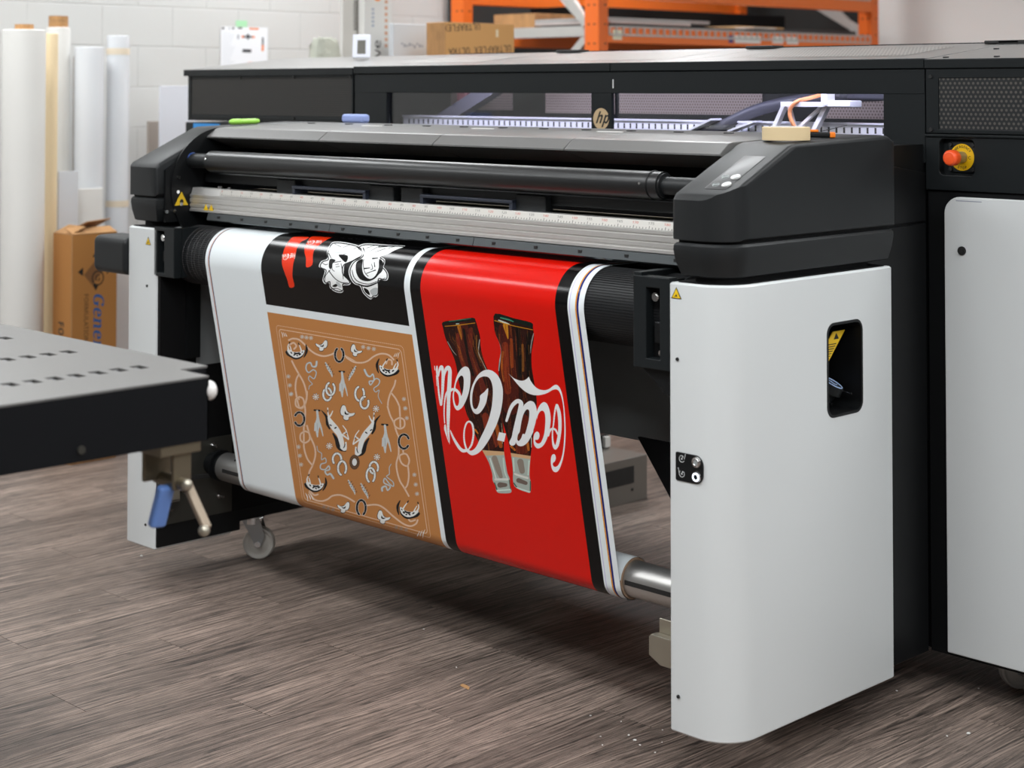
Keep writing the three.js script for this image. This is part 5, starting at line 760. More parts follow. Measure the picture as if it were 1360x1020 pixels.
// ------------------------------------------------------------------ loading table in the foreground
{
  const Y = 1.05, X1 = -0.177, X0 = -1.95, ZN = 1.091, ZK = 1.156, XN = -0.276, Z1 = 2.35;   // back right corner is notched
  const t = thing('loading_table', 'grey-topped black metal loading table with rows of roller slots', 'table', [-1.06, 0, 1.7]);
  const outline = [[XN, ZN], [XN, ZK], [X1, ZK], [X1, Z1], [X0, Z1], [X0, ZN]];
  const rows = []; for (let k = 0; k < 6; k++) rows.push(-0.356 - k * 0.271);
  const holes = []; for (const x of rows) for (let k = 0; k < 24; k++) { const z = 1.197 + k * 0.0462; holes.push([x, z]); }
  const sh = new THREE.Shape(outline.map(([x, z]) => new THREE.Vector2(x, -z)));
  for (const [x, z] of holes) sh.holes.push(new THREE.Path([[x - 0.02, z - 0.0125], [x + 0.02, z - 0.0125], [x + 0.02, z + 0.0125], [x - 0.02, z + 0.0125]].map(([a, b]) => new THREE.Vector2(a, -b))));
  const top = part(t, 'table_top', new THREE.ExtrudeGeometry(sh, { depth: 0.004, bevelEnabled: false }).rotateX(-Math.PI / 2).translate(0, Y - 0.004, 0), M.table);
  for (const [x, z] of holes) part(top, 'roller', cylX(x - 0.012, x + 0.012, Y - 0.0105, z + 0.002, 0.0085, 12), M.tableRoller);
  const S = 0.122, w = 0.003;
  part(t, 'side_skirt', bx(X1 - w, X1, Y - S, Y - 0.004, ZK, Z1), M.tableSide); part(t, 'side_skirt', bx(X0, X0 + w, Y - S, Y - 0.004, ZN, Z1), M.tableSide);
  part(t, 'end_skirt', [bx(XN, X1, Y - S, Y - 0.004, ZK, ZK + w), bx(XN - w, XN, Y - S, Y - 0.004, ZN, ZK + w), bx(X0, XN, Y - S, Y - 0.004, ZN, ZN + w)], M.tableSide); part(t, 'end_skirt', bx(X0, X1, Y - S, Y - 0.004, Z1 - w, Z1), M.tableSide);
  part(t, 'tray', bx(X0 + 0.01, X1 - 0.01, Y - 0.07, Y - 0.06, ZK + 0.01, Z1 - 0.01), M.pit);
  part(t, 'screw', cylX(X1, X1 + 0.004, 0.95, 1.43, 0.0075, 16), M.gun);
  part(t, 'bumper', new THREE.SphereGeometry(0.0185, 24, 18).scale(0.95, 1, 0.72).translate(-0.186, 1.02, 1.148), std({ color: lin(0.72, 0.7, 0.68), roughness: 0.4 }), 'round white rubber bumper');
  for (const [x, z] of [[X0 + 0.1, ZN + 0.12], [X0 + 0.1, Z1 - 0.1], [X1 - 0.12, Z1 - 0.1]]) { const l = part(t, 'leg', bx(x - 0.025, x + 0.025, 0.0, Y - 0.06, z - 0.025, z + 0.025, 0.004), M.tableSide); part(l, 'foot', cylY(0, 0.02, x, z, 0.04, 20), M.ink); }
  // folding hinge with a blue lever under the corner
  const h = part(t, 'hinge_bracket', [bx(-0.27, -0.18, Y - S - 0.02, Y - S + 0.006, 1.17, 1.26, 0.003), bx(-0.2, -0.19, 0.84, Y - S + 0.002, 1.185, 1.225, 0.003), bx(-0.262, -0.252, 0.85, Y - S + 0.002, 1.19, 1.25, 0.003), rod([-0.27, 0.852, 1.21], [-0.17, 0.852, 1.21], 0.012)], std({ color: lin(0.2, 0.17, 0.12), metalness: 0.8, roughness: 0.42 }), 'bronze coloured folding hinge');
  part(h, 'strut', bar([-0.185, 0.853, 1.2], [-0.13, 0.774, 1.19], 0.02, 0.012, 0.004), std({ color: lin(0.3, 0.24, 0.18), metalness: 0.5, roughness: 0.5 }));
  part(h, 'spring', tube(Array.from({ length: 60 }, (_, k) => [-0.215 + 0.009 * Math.cos(k * 0.9), 0.86 + k * 0.0012, 1.2 + 0.009 * Math.sin(k * 0.9)]), 0.0018, 200, 6), M.zinc);
  part(h, 'lever', bar([-0.215, 0.846, 1.225], [-0.238, 0.766, 1.232], 0.034, 0.02, 0.007), std({ color: lin(0.13, 0.25, 0.6), roughness: 0.4 }), 'blue plastic lever');
  for (const p of [[-0.168, 0.853, 1.21], [-0.13, 0.772, 1.197]]) part(h, 'knob', new THREE.SphereGeometry(0.011, 16, 12).translate(...p), M.zinc);
}

// ------------------------------------------------------------------ small things lying on the printer
{
  const y = 1.4745;
  const m = thing('highlighter_pen', 'bright green highlighter lying on the black end cap', 'pen', [-2.23, y, -0.4]);
  const a = [-2.23, y + 0.0105, -0.345], b = [-2.23, y + 0.0115, -0.455], d = V3(b[0] - a[0], b[1] - a[1], b[2] - a[2]).normalize();
  const G = std({ color: lin(0.35, 0.72, 0.09), roughness: 0.4 }), q = new THREE.Quaternion().setFromUnitVectors(V3(0, 1, 0), d);
  const lathe = (pts) => new THREE.LatheGeometry(pts.map((p) => new THREE.Vector2(...p)), 24).scale(1, 1, 1).applyQuaternion(q).translate(...a);
  part(m, 'barrel', lathe([[0, 0.035], [0.0098, 0.035], [0.0098, 0.1], [0.007, 0.114], [0, 0.115]]), G);
  part(m, 'cap', lathe([[0, -0.008], [0.006, -0.007], [0.0102, 0.004], [0.0105, 0.036], [0, 0.036]]), G);
}
{
  const s = single('cleaning_sponge', 'pale blue cleaning sponge standing on the printer hood', 'sponge', bx(-2.005, -1.892, 1.481, 1.511, -0.68, -0.64, 0.011, 4), std({ color: lin(0.32, 0.4, 0.75), roughness: 0.7, bumpMap: rep(speckle, 1, 1), bumpScale: 0.001 }));
}
{ // masking tape
  const x = 0.09, z = -0.334, y = 1.4738, R = 0.083 / 1.7, tl = thing('tape_roll', 'roll of cream masking tape lying on the end cap', 'tape roll', [x, y, z]);
  const ann = (ro, ri, y0, y1) => { const s = new THREE.Shape().absarc(0, 0, ro, 0, Math.PI * 2); s.holes.push(new THREE.Path().absarc(0, 0, ri, 0, Math.PI * 2, true)); return new THREE.ExtrudeGeometry(s, { depth: y1 - y0 - 0.002, bevelEnabled: true, bevelSize: 0.001, bevelThickness: 0.001, bevelOffset: -0.001, curveSegments: 48 }).rotateX(-Math.PI / 2).translate(x, y0 + 0.001, z); };
  part(tl, 'tape', ann(0.058, 0.04, y, y + 0.032), std({ color: lin(0.72, 0.56, 0.33), roughness: 0.6 }), 'cream paper tape');
  part(tl, 'tape_end', bx(x - 0.03, x + 0.0, y + 0.001, y + 0.031, z + 0.0485, z + 0.0502), std({ color: lin(0.74, 0.6, 0.38), roughness: 0.6 }));
  const ct = canvasTex(512, 32, (c, w, h) => { c.fillStyle = '#d8d4cc'; c.fillRect(0, 0, w, h); for (let k = 0; k < 4; k++) { c.fillStyle = '#c01818'; c.fillRect(8 + k * 128, 8, 28, 16); c.fillStyle = '#303030'; for (let j = 0; j < 7; j++) c.fillRect(42 + k * 128 + j * 11, 9, 7, 14); } });
  part(tl, 'core', [ann(0.04, 0.037, y, y + 0.0335)], std({ color: lin(0.6, 0.58, 0.55), roughness: 0.7 }), 'printed cardboard core');
  const band = new THREE.CylinderGeometry(0.0368, 0.0368, 0.03, 48, 1, true).translate(x, y + 0.016, z); part(tl, 'core_print', band, std({ map: ct, roughness: 0.6, side: THREE.DoubleSide }));
}
{ // snap-off knife
  const y = 1.4765, k = thing('utility_knife', 'black and orange utility knife lying beside the masking tape', 'utility knife', [0.1, y, -0.455]);
  part(k, 'handle', [bar([0.055, y + 0.008, -0.42], [0.125, y + 0.008, -0.475], 0.024, 0.014, 0.005)], M.plastic2);
  part(k, 'slider', [bar([0.075, y + 0.018, -0.436], [0.1, y + 0.018, -0.455], 0.012, 0.006, 0.002)], std({ color: lin(0.9, 0.22, 0.01), roughness: 0.4 }), 'orange slider');
  part(k, 'end_cap', [bar([0.12, y + 0.008, -0.471], [0.132, y + 0.008, -0.4805], 0.0245, 0.0145, 0.004)], std({ color: lin(0.9, 0.22, 0.01), roughness: 0.4 }), 'orange end cap');
  part(k, 'blade', [bar([0.1, y + 0.017, -0.47], [0.15, y + 0.032, -0.505], 0.009, 0.002)], M.chrome);
}
{ // thermometer with a grey display, on the left lid
  const z = -1.28, x0 = -2.74, x1 = -2.6, y = 1.7215, t = thing('digital_thermometer', 'small white digital thermometer leaning upright on the printer lid', 'thermometer', [-2.67, y, z]);
  const q = new THREE.Matrix4().makeRotationY(0.75).multiply(new THREE.Matrix4().makeRotationX(-0.2)).setPosition(-2.67, y, z), T = (g) => g.applyMatrix4(q);
  const b = part(t, 'casing', T(bx(-0.036, 0.036, 0, 0.096, -0.012, 0.0, 0.004)), std({ color: lin(0.72, 0.74, 0.82), roughness: 0.4 }));
  part(t, 'display', T(bx(-0.016, 0.017, 0.016, 0.072, 0.0, 0.001)), std({ color: lin(0.1, 0.095, 0.075), roughness: 0.3 }), 'grey display');
  part(t, 'stand', T(bar([0, 0.06, -0.012], [0, 0.012, -0.045], 0.02, 0.003)), M.paper);
}

// ------------------------------------------------------------------ behind: rolls and cartons along the left wall
const onRay = (x, y, X) => { const d = sight(x, y), t = (X - CAM[0]) / d[0]; return [X, CAM[1] + d[1] * t, CAM[2] + d[2] * t]; };
function mediaRoll(name, label, pxl, pxr, pyTop, X, mat, o = {}) {   // an upright roll whose outline in the photograph runs from pxl to pxr
  const a = onRay(pxl, pyTop, X), b = onRay(pxr, pyTop, X), w = Math.hypot(b[2] - a[2], 0) * CY * 1.0, c = [(a[0]), 0, (a[2] + b[2]) / 2];
  const depth = -SY * (c[0] - CAM[0]) - CY * (c[2] - CAM[2]), r = (pxr - pxl) / 2 * depth / FPX, h = a[1];
  const t = thing(name, label, 'paper roll', [c[0], 0, c[2]], 'rolls standing along the wall');
  part(t, 'wound_sheet', new THREE.LatheGeometry([[0, 0], [r, 0], [r, h - 0.004], [r - 0.004, h], [0, h]].map((p) => new THREE.Vector2(...p)), 40).translate(c[0], 0, c[2]), mat);
  if (o.core) part(t, 'core_tube', cylY(h, h + o.core[1], c[0], c[2], r * o.core[0], 28), M.card, 'brown cardboard core');
  if (o.band) part(t, 'tape_band', new THREE.CylinderGeometry(r + 0.0012, r + 0.0012, 0.03, 40, 1, true).translate(c[0], h - o.band, c[2]), std({ color: lin(0.74, 0.64, 0.5), roughness: 0.6 }), 'beige tape band');
  if (o.low) part(t, 'tape_band', new THREE.CylinderGeometry(r + 0.0012, r + 0.0012, 0.03, 40, 1, true).translate(c[0], o.low, c[2]), std({ color: lin(0.74, 0.64, 0.5), roughness: 0.6 }), 'beige tape band');
  return { c, r, h };
}
mediaRoll('paper_roll', 'thick white paper roll with a brown core end, standing next to the cream roll', 4, 60, 39, -4.1, M.paper, { core: [0.44, 0.024] });
mediaRoll('paper_roll', 'thin cream-coloured roll standing between two white rolls', 58, 77, 44, -4.22, M.cream);
mediaRoll('paper_roll', 'white roll with a long brown core sticking out of its top', 62, 93, 36, -4.42, M.paper, { core: [0.82, 0.052] });
mediaRoll('paper_roll', 'short roll in clear wrapping, nearer the cream roll than the other wrapped one', 99, 138, 62, -4.36, M.wrap);
mediaRoll('paper_roll', 'tall roll in clear wrapping with a beige tape band at its top', 142, 172, 47, -4.4, M.wrap, { band: 0.075, low: 1.06 });
{ // white boards leaning between the rolls and the carton
  const P = (x, y, X) => onRay(x, y, X);
  const board = (name, label, cat, x0, x1, yt, X, mat, th = 0.012) => { const a = P(x0, yt, X), b = P(x1, yt, X); return single(name, label, cat, bx(X - th, X, 0, a[1], b[2], a[2], 0.002), mat, 'boards leaning on the wall'); };
  board('foam_board', 'low white board standing just behind the brown upright carton', 'board', 78, 104, 228, -4.2, M.paperCool);
  board('foam_board', 'lowest white board, standing below the short wrapped roll', 'board', 103, 137, 251, -4.26, M.paper);
  board('foam_board', 'narrow beige board edge standing beside the blue-white board', 'board', 198, 211, 161, -4.4, M.tan, 0.02);
  board('foam_board', 'wide blue-white board standing right behind the printer end', 'board', 213, 262, 114, -4.3, std({ color: lin(0.68, 0.7, 0.76), roughness: 0.55 }));
  board('foam_board', 'short white board low down behind the black drive cover', 'board', 152, 190, 352, -4.3, std({ color: lin(0.7, 0.67, 0.66), roughness: 0.7 }));
  const v = P(101, 75, -4.45);
  single('wooden_strip', 'thin brown wooden strip upright between the rolls', 'wood strip', bx(-4.46, -4.45, 0.9, v[1], v[2] - 0.008, v[2] + 0.008), std({ color: lin(0.3, 0.22, 0.16), roughness: 0.8 }));
}
{ // tall brown carton with blue script
  const X = -3.9, e = onRay(96, 312, X), f = onRay(156, 312, X), l = onRay(78, 312, X), top = e[1];
  const zf = e[2], zb = f[2], x0 = X - 0.16;
  const t = thing('shipping_carton', 'tall open brown carton with blue script lettering and a black diamond emblem', 'carton', [X - 0.08, 0, (zf + zb) / 2]);
  const W = zf - zb;
  const ft = canvasTex(256, 1024, (c, w, h) => {
    c.fillStyle = '#bd8345'; c.fillRect(0, 0, w, h);
    c.fillStyle = '#1d1a16'; const tri = (x, y, a) => { c.save(); c.translate(x, y); c.rotate(a); c.beginPath(); c.moveTo(0, -16); c.lineTo(20, 14); c.lineTo(-20, 14); c.closePath(); c.fill(); c.restore(); };
    tri(134, 92, 0); tri(46, 170, -1.57); tri(134, 246, 3.14); tri(212, 170, 1.57);
    c.save(); c.translate(130, 170); c.rotate(-0.75); c.fillStyle = '#8a5f38'; c.fillRect(-58, -34, 116, 68); c.restore();
    c.strokeStyle = '#3a2c1e'; c.lineWidth = 7; c.beginPath(); c.arc(146, 204, 32, 0, 7); c.stroke(); c.fillStyle = '#3a2c1e'; c.font = 'bold 42px serif'; c.textAlign = 'center'; c.fillText('G', 146, 219);
    c.save(); c.translate(120, 268); c.rotate(Math.PI / 2); c.textAlign = 'left'; c.fillStyle = '#2f62a8'; c.font = 'italic bold 84px serif'; c.fillText('General', 0, -2); c.fillStyle = '#33261a'; c.font = '33px sans-serif'; c.fillText('FORMULATIONS', 4, 52); c.restore();
  });
  const dt = canvasTex(64, 512, (c, w, h) => { c.fillStyle = '#b57d42'; c.fillRect(0, 0, w, h); c.save(); c.translate(20, 200); c.rotate(Math.PI / 2); c.fillStyle = '#33302c'; c.font = 'bold 26px sans-serif'; c.fillText('FORM', 0, 0); c.restore(); });
  part(t, 'body', boxUV(bx(x0, X - 0.001, 0, top, zb, zf, 0.003), 3), M.card);
  part(t, 'printed_side', new THREE.PlaneGeometry(W - 0.006, 0.95).rotateY(Math.PI / 2).translate(X, top - 0.478, (zf + zb) / 2), std({ map: ft, roughness: 0.85 }), 'carton side with blue script and diamond emblem');
  part(t, 'printed_end', new THREE.PlaneGeometry(0.15, 0.95).translate(X - 0.08, top - 0.478, zf + 0.0008), std({ map: dt, roughness: 0.85 }));
  part(t, 'flap', boxUV(bar([X, top, (zf + zb) / 2], [X - 0.06, top + 0.022, (zf + zb) / 2], W * 0.98, 0.004), 3), M.card);
  part(t, 'flap', boxUV(bar([x0, top, (zf + zb) / 2 - 0.01], [x0 + 0.09, top + 0.05, (zf + zb) / 2 - 0.06], W * 0.9, 0.004), 3), M.card);
  part(t, 'flap', boxUV(bar([X - 0.08, top, zf], [X - 0.08, top + 0.03, zf - 0.07], 0.14, 0.004), 3), M.card);
}
{ // a sheet of paper taped to the wall
  const X = RX0 + 0.006, a = onRay(293, 35, X), b = onRay(355, 96, X), w = a[2] - b[2], h = a[1] - b[1];
  const t = thing('taped_notice', 'white printed sheet stuck to the block wall with green tape', 'notice', [X, b[1], (a[2] + b[2]) / 2]);
  const pt = canvasTex(512, 480, (c, W, Hh) => {
    c.fillStyle = '#e6e8ec'; c.fillRect(0, 0, W, Hh); c.fillStyle = '#2b2521'; c.fillRect(10, 8, 28, 22); c.fillRect(120, 8, 26, 18); c.fillRect(88, 12, 10, 18); c.fillRect(186, 4, 46, 16);
    c.fillStyle = '#e07b3c'; c.fillRect(310, 6, 104, 20); c.fillRect(300, 372, 92, 12); c.fillRect(226, 90, 30, 26); c.fillRect(336, 92, 34, 22); c.fillRect(446, 186, 24, 66);
    c.fillStyle = '#1f2226'; c.fillRect(246, 92, 96, 20); c.fillRect(284, 72, 22, 58); c.fillRect(236, 236, 96, 34); c.fillRect(450, 106, 18, 80); c.fillStyle = '#8b8d92'; c.fillRect(180, 80, 16, 50);
    c.fillStyle = '#c5c9cf'; for (let k = 0; k < 22; k++) c.fillRect(20, 60 + k * 17, 80 + ((k * 53) % 60), 4);
  });
  part(t, 'sheet', bx(X, X + 0.001, b[1], a[1], b[2], a[2]), M.paper);
  part(t, 'print', new THREE.PlaneGeometry(w, h).rotateY(Math.PI / 2).translate(X + 0.0012, (a[1] + b[1]) / 2, (a[2] + b[2]) / 2), std({ map: pt, roughness: 0.7 }));
  const g0 = onRay(313, 27, X), g1 = onRay(328, 36, X); part(t, 'tape_strip', bx(X + 0.0014, X + 0.0022, g1[1], g0[1], g1[2], g0[2]), std({ color: lin(0.38, 0.7, 0.42), roughness: 0.6 }), 'pale green tape');
}
// ------------------------------------------------------------------ behind: cartons between the printer and the rack
function cartonAt(name, label, X, e0, e1, pf, yt, depthX, mat, tex, more) {   // +x face from pixel e0 to e1, its top at pixel row yt
  const a = onRay(e0, yt, X), b = onRay(e1, yt, X), t = thing(name, label, 'carton', [X - depthX / 2, 0, (a[2] + b[2]) / 2], 'cartons standing behind the printer');
  part(t, 'body', boxUV(bx(X - depthX, X, 0, a[1], b[2], a[2], 0.003), 3), mat);
  if (tex) part(t, 'printed_side', new THREE.PlaneGeometry(a[2] - b[2] - 0.004, 0.42).rotateY(Math.PI / 2).translate(X + 0.0008, a[1] - 0.212, (a[2] + b[2]) / 2), std({ map: tex, roughness: 0.85 }), 'printed side');
  return { t, top: a[1], z0: b[2], z1: a[2] };
}
{
  const ub = canvasTex(512, 512, (c, w, h) => {
    c.fillStyle = '#c2925a'; c.fillRect(0, 0, w, h); c.fillStyle = '#4a3a2c'; c.textAlign = 'center';
    const up = (s, x, y, f) => { c.save(); c.translate(x, y); c.rotate(Math.PI - 0.06); c.font = f; c.fillText(s, 0, 0); c.restore(); };
    up('ULTRAFLEX ULTRA', 256, 128, 'bold 52px monospace'); up('ULTRAFLEX', 120, 6, 'bold 50px monospace'); c.fillStyle = '#d9a64a'; c.fillRect(300, 160, 16, 18); c.fillStyle = '#d8c8a8'; c.fillRect(372, 30, 20, 42);
  });
  const r = cartonAt('shipping_carton', 'brown carton with upside-down black lettering, in front of the orange rack', -3.0, 591, 683, 565, 29, 0.125, M.card, ub);
  const wt = canvasTex(256, 256, (c, w, h) => { c.fillStyle = '#d3d6d9'; c.fillRect(0, 0, w, h); c.fillStyle = '#9aa2ae'; for (let k = 0; k < 9; k++) c.fillRect(60 + k * 20, 52 + (k % 3) * 3, 14, 5 + (k % 2) * 4); });
  cartonAt('shipping_carton', 'small white carton with faint writing next to the brown cartons', -3.3, 522, 566, 520, 31, 0.03, M.paperCool, wt);
  const tt = canvasTex(256, 512, (c, w, h) => { c.fillStyle = '#d4d3cf'; c.fillRect(0, 0, w, h); c.fillStyle = '#e8842a'; c.beginPath(); c.arc(120, 96, 46, 0, 3.2); c.fill(); c.fillStyle = '#4a6c8c'; c.fillRect(76, 80, 30, 30); c.save(); c.translate(112, 470); c.rotate(-Math.PI / 2); c.fillStyle = '#2c2a28'; c.font = '96px sans-serif'; c.fillText('ive', 0, 40); c.restore(); c.fillStyle = '#c89474'; for (let k = 0; k < 9; k++) c.fillRect(190, 100 + k * 34, 26, 18); c.fillStyle = '#9aa4b4'; for (let k = 0; k < 5; k++) c.fillRect(66, 180 + k * 22, 24, 12); });
  const X = -3.45, a = onRay(484, 60, X), b = onRay(520, 60, X), tb = thing('media_box', 'tall white media box reading ive in black, with an orange dot', 'box', [X - 0.08, 0, (a[2] + b[2]) / 2]);
  part(tb, 'body', bx(X - 0.045, X, 0, 2.12, b[2], a[2], 0.003), M.paper);
  part(tb, 'printed_side', new THREE.PlaneGeometry(a[2] - b[2], 0.44).rotateY(Math.PI / 2).translate(X + 0.0008, 1.905, (a[2] + b[2]) / 2), std({ map: tt, roughness: 0.7 }));
  const c0 = onRay(455, 60, X - 0.06), c1 = onRay(486, 60, X - 0.06), t2 = thing('media_box', 'tall grey-white media box with small dark lettering up its side', 'box', [X - 0.14, 0, (c0[2] + c1[2]) / 2]);
  const gt = canvasTex(128, 512, (c, w, h) => { c.fillStyle = '#cbc8c2'; c.fillRect(0, 0, w, h); c.save(); c.translate(80, 330); c.rotate(-Math.PI / 2); c.fillStyle = '#55504a'; c.font = 'bold 30px sans-serif'; c.fillText('MMMMMM', 0, 0); c.restore(); });
  part(t2, 'body', bx(X - 0.08, X - 0.06, 0, 2.15, c1[2], c0[2], 0.003), M.paper);
  part(t2, 'printed_side', new THREE.PlaneGeometry(c0[2] - c1[2], 0.44).rotateY(Math.PI / 2).translate(X - 0.0592, 1.93, (c0[2] + c1[2]) / 2), std({ map: gt, roughness: 0.7 }));
  const g0 = onRay(420, 50, -3.4), g1 = onRay(458, 48, -3.4);
  const lump = new THREE.SphereGeometry(1, 40, 30), lp = lump.attributes.position; for (let i = 0; i < lp.count; i++) { const k = 0.95 + 0.16 * (vnoise(lp.getX(i) * 3 + 9 + lp.getZ(i) * 4, lp.getY(i) * 5 + 9, 64, 64) - 0.5) + 0.1 * (vnoise(lp.getZ(i) * 11 + 20, lp.getY(i) * 12 + 20 + lp.getX(i) * 5, 64, 64) - 0.5); const x = lp.getX(i), y = lp.getY(i), z = lp.getZ(i), sq = (v) => Math.sign(v) * Math.pow(Math.abs(v), 0.55) * k; lp.setXYZ(i, sq(x), sq(y), sq(z)); } lump.computeVertexNormals();
  const pal = thing('wrapped_bundle', 'pale green bundle in crumpled plastic wrap on a plain carton', 'bundle', [-3.43, 1.38, (g0[2] + g1[2]) / 2]);
  part(pal, 'wrap', lump.scale(0.045, 0.24, (g0[2] - g1[2]) / 2).translate(-3.44, g0[1] - 0.22, (g0[2] + g1[2]) / 2), phy({ color: lin(0.66, 0.68, 0.58), roughness: 0.4, bumpMap: rep(paintTex, 3, 3), bumpScale: 0.012 }));
  single('shipping_carton', 'plain brown carton carrying the wrapped bundle', 'carton', boxUV(bx(-3.49, -3.39, 0, g0[1] - 0.47, g1[2] + 0.01, g0[2] - 0.01, 0.003), 3), M.card, 'cartons standing behind the printer');
}
// ------------------------------------------------------------------ orange pallet rack
{
  const X1 = -3.3, X0 = -4.42, Z1 = -3.378, Z0 = -5.96, t = thing('pallet_rack', 'orange steel pallet rack with silver end braces', 'rack', [(X0 + X1) / 2, 0, (Z0 + Z1) / 2]);
  const ot = dataTex(64, 128, (u, v) => { const d = Math.min(Math.hypot((u - 0.3) * 1, (v - 0.3) * 2), Math.hypot((u - 0.7) * 1, (v - 0.3) * 2)); const k = d < 0.09 ? 0.35 : 1; return [226 * k, 104 * k, 22 * k]; }, true);
  const om = std({ map: ot, roughness: 0.45 });
  const post = (xa, za) => { const g = boxUV(bx(xa - 0.1, xa, 0, 2.95, za - 0.075, za, 0.004), 10); return g; };
  for (const [x, z] of [[X1, Z1], [X0 + 0.1, Z1], [X1, Z0 + 0.075], [X0 + 0.1, Z0 + 0.075]]) { const p = part(t, 'upright', post(x, z), om, 'orange perforated upright'); part(p, 'foot_plate', bx(x - 0.12, x + 0.02, 0, 0.006, z - 0.1, z + 0.02), M.orange); }
  const levels = [[0.35, 0.46], [1.835, 1.915], [2.07, 2.18], [2.75, 2.86]];
  for (const [a, b] of levels) for (const x of [X1, X0 + 0.06]) part(t, 'beam', bx(x - 0.05, x, a, b, Z0 + 0.075, Z1 - 0.075, 0.003), M.orange, 'orange shelf beam');
  const silver = std({ color: lin(0.5, 0.49, 0.47), metalness: 0.4, roughness: 0.45 });
  for (const z of [Z1 - 0.04, Z0 + 0.035]) { const m = silver; for (const y of [0.3, 1.05, 1.87, 2.7]) part(t, 'frame_tie', bx(X0 + 0.1, X1 - 0.1, y, y + 0.055, z - 0.02, z + 0.02), m, 'silver frame tie'); for (const [y0, y1, f] of [[0.34, 1.07, 0], [1.09, 1.87, 1], [1.93, 2.7, 0]]) part(t, 'diagonal_brace', bar([f ? X0 + 0.12 : X1 - 0.11, y0, z], [f ? X1 - 0.11 : X0 + 0.12, y1, z], 0.03, 0.042), m, 'silver diagonal brace'); }
  part(t, 'diagonal_brace', bar([X1 - 0.1, 1.93, Z1 - 0.02], [X0 + 0.7, 2.3, Z1 - 0.02], 0.03, 0.045), std({ color: lin(0.5, 0.49, 0.47), metalness: 0.4, roughness: 0.45 }), 'silver diagonal brace');
  part(t, 'back_brace', bar([X0 + 0.55, 2.2, Z0 + 0.02], [X0 + 1.05, 1.93, Z0 + 0.02], 0.03, 0.05), silver, 'silver diagonal brace');
  const wm = std({ color: lin(0.55, 0.53, 0.5), metalness: 0.5, roughness: 0.45 });
  for (const [y, z0, z1] of [[1.915, Z0 + 0.1, Z1 - 0.08], [2.18, Z0 + 0.1, Z1 - 0.08], [0.46, Z0 + 0.1, Z1 - 0.08]]) {
    const w = []; const n = 44; for (let k = 0; k <= n; k++) { const z = z0 + (z1 - z0) * k / n; w.push(bx(X1 - 0.0, X1 + 0.006, y - 0.038, y + 0.008, z - 0.005, z + 0.005), bx(X0, X1, y + 0.003, y + 0.008, z - 0.003, z + 0.003)); } w.push(bx(X1, X1 + 0.006, y - 0.042, y - 0.032, z0, z1), bx(X1, X1 + 0.006, y + 0.002, y + 0.01, z0, z1));
    const d = part(t, 'wire_deck', w, wm); d.userData.kind = 'stuff';
  }
  const tagAt = (a, b, ya, yb, m, l) => { const p = onRay(a, ya, X1 + 0.001), q = onRay(b, yb, X1 + 0.001); part(t, 'beam_label', bx(X1, X1 + 0.0015, q[1], p[1], q[2], p[2]), m, l); };
  tagAt(814, 826, 39, 53, std({ color: lin(0.75, 0.72, 0.55), roughness: 0.7 }), 'cream paper tag'); tagAt(968, 974, 47, 57, std({ color: lin(0.06, 0.05, 0.2), roughness: 0.6 }), 'dark blue label'); tagAt(976, 1010, 47, 58, M.paper, 'white label'); tagAt(1026, 1040, 48, 58, M.paper, 'white label'); tagAt(1045, 1060, 49, 59, M.paper, 'white label');
  // flat goods on the shelf
  const sheet = (name, label, cat, xa, xb, za, zb, y, th, mat, tilt = 0) => { const g = boxUV(bx(xa, xb, -th / 2, th / 2, -(zb - za) / 2, (zb - za) / 2, 0.002)); g.rotateX(tilt); g.translate(0, y + th / 2 + Math.abs(Math.sin(tilt)) * (zb - za) / 2, (za + zb) / 2); return single(name, label, cat, g, mat, 'flat goods on the rack shelf'); };
  const y = 1.924;
  sheet('board_stack', 'dark flat board stack lying along the wire shelf', 'boards', -3.88, -3.34, -5.2, -3.55, y, 0.014, std({ color: lin(0.02, 0.024, 0.03), roughness: 0.5 }));
  sheet('board_stack', 'pinkish grey board lying on the dark boards', 'boards', -3.88, -3.33, -4.16, -3.5, y + 0.0145, 0.014, std({ color: lin(0.5, 0.44, 0.42), roughness: 0.6 }));
  sheet('board_stack', 'pale grey board, topmost of the pile by the near upright', 'boards', -3.88, -3.35, -4.35, -3.5, y + 0.029, 0.018, std({ color: lin(0.36, 0.35, 0.34), roughness: 0.6 }));
  sheet('folded_paper', 'white folded paper drooping over the shelf edge', 'paper', -3.42, -3.285, -4.88, -4.66, y + 0.015, 0.006, M.paper, 0.0);
  sheet('board_stack', 'tan cardboard sheet lying behind the folded paper', 'boards', -3.88, -3.43, -5.15, -4.7, y + 0.0215, 0.012, std({ color: lin(0.48, 0.3, 0.14), roughness: 0.8 }));
  sheet('board_stack', 'long black panel at the far end of the shelf', 'boards', -3.88, -3.36, -5.8, -5.22, y, 0.026, std({ color: lin(0.02, 0.02, 0.021), roughness: 0.5 }));
  const bb = single('shipping_carton', 'flat brown carton on the rack shelf behind the near upright', 'carton', boxUV(bx(-4.22, -3.9, y, y + 0.085, -3.9, -3.52, 0.003), 3), M.card);
  // black boards added behind the rack to darken its inside
  single('added_shade_panel', 'added tall black panel on the block wall that darkens the orange rack', 'panel', bx(RX0 + 0.015, RX0 + 0.035, 0, 2.7, -6.15, -3.56, 0.004), M.shadeBoard, 'added black panels that darken the rack');
  single('added_shade_panel', 'added tall black panel on the plain wall that darkens the rack end', 'panel', bx(RX0 + 0.06, -3.64, 0, 2.7, RZ0 + 0.015, RZ0 + 0.035, 0.004), M.shadeBoard, 'added black panels that darken the rack');
  single('added_shade_block', 'added black block that darkens the rack behind the flat goods', 'case', bx(-4.34, -3.93, y, 2.064, -5.85, -3.93, 0.006), M.pit);  // black block added to fill the rack with shade
}
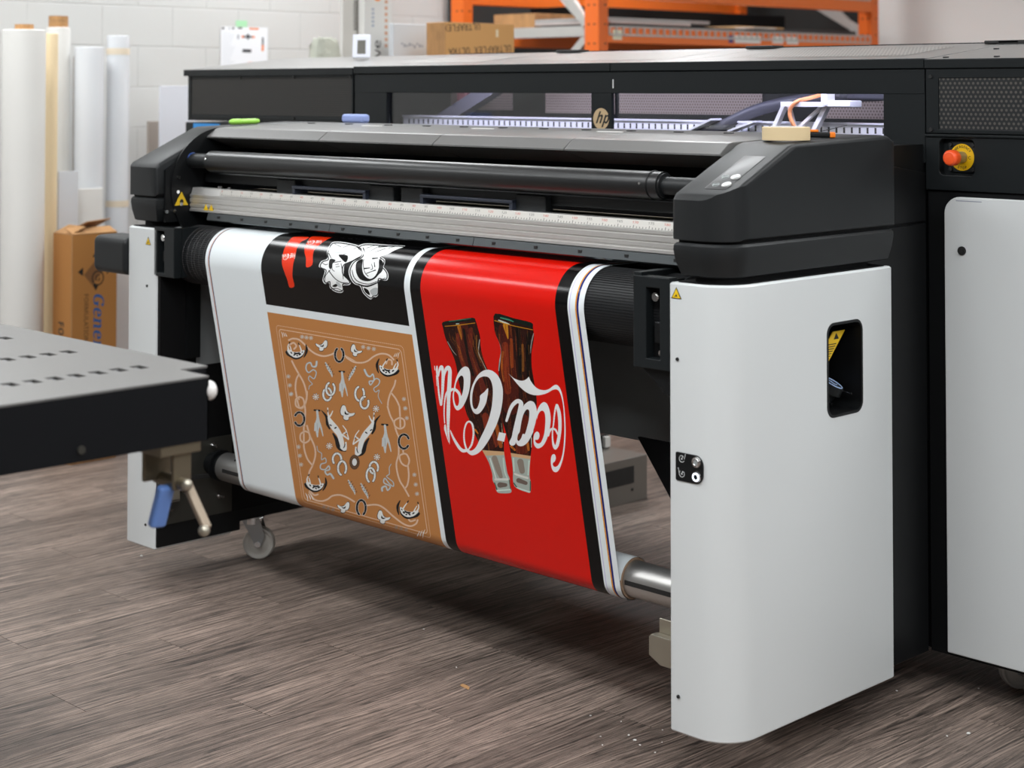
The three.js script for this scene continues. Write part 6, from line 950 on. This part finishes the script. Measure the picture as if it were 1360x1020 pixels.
// ------------------------------------------------------------------ on the floor behind the printer
{
  const t = thing('steel_cabinet', 'low grey metal box with a black slot on the floor behind the printer', 'metal box', [-2.05, 0, -1.75]);
  const m = std({ color: lin(0.2, 0.185, 0.165), metalness: 0.4, roughness: 0.45 });
  part(t, 'casing', profX([[-1.64, 0.0], [-1.64, 0.172], [-2.01, 0.172], [-2.01, 0.0]], -2.14, -1.8, 0.002), m);
  part(t, 'slot', bx(-1.802, -1.798, 0.075, 0.14, -1.93, -1.66), M.ink, 'black slot');
  part(t, 'screw', cylX(-1.8, -1.797, 0.05, -1.92, 0.006, 10), M.ink);
  const k = thing('power_supply', 'small black box with a white end on the low metal box', 'device', [-2.08, 0.172, -1.85]);
  part(k, 'casing', bx(-2.12, -1.99, 0.172, 0.225, -2.0, -1.72, 0.005), M.plastic2); part(k, 'end_piece', bx(-1.99, -1.975, 0.178, 0.218, -1.99, -1.96), M.paper, 'white end');
}
{ // scraps on the floor
  const s = new THREE.Shape([[0, 0], [0.04, -0.006], [0.03, 0.008], [0.012, 0.014], [-0.004, 0.012]].map((p) => new THREE.Vector2(...p)));
  single('cardboard_scrap', 'small tan cardboard scrap lying on the wood-look floor', 'scrap', new THREE.ExtrudeGeometry(s, { depth: 0.0012, bevelEnabled: false }).rotateX(-Math.PI / 2).translate(-0.805, 0.0002, -0.086), std({ color: lin(0.5, 0.28, 0.12), roughness: 0.8 }));
  const P = [[-2.484, -0.162, 0.009], [-1.224, -0.33, 0.005], [-0.914, -0.174, 0.006], [-0.224, -0.131, 0.008], [-0.256, -0.145, 0.007], [-0.196, -0.118, 0.005], [-0.14, -0.109, 0.005], [-0.22, -0.231, 0.004], [-0.411, -0.174, 0.005], [-0.26, -0.053, 0.005], [-0.084, -0.97, 0.006], [0.185, -1.052, 0.006], [0.041, -0.882, 0.006], [0.33, -0.75, 0.01], [0.3, -0.7, 0.006], [-0.3, -0.09, 0.004], [-0.17, -0.17, 0.004], [-2.1, 0.3, 0.004], [-0.33, -0.2, 0.004]];
  P.forEach(([x, z, r], i) => { const g = new THREE.IcosahedronGeometry(r * 0.55, 0).scale(1.2, 0.5, 0.8).rotateY(i * 1.3).translate(x, r * 0.26, z); single('paper_crumb', 'tiny white paper crumb on the wood-look floor', 'crumb', g, M.paper, 'paper crumbs scattered on the floor'); });
}
renderer.render(scene, camera);
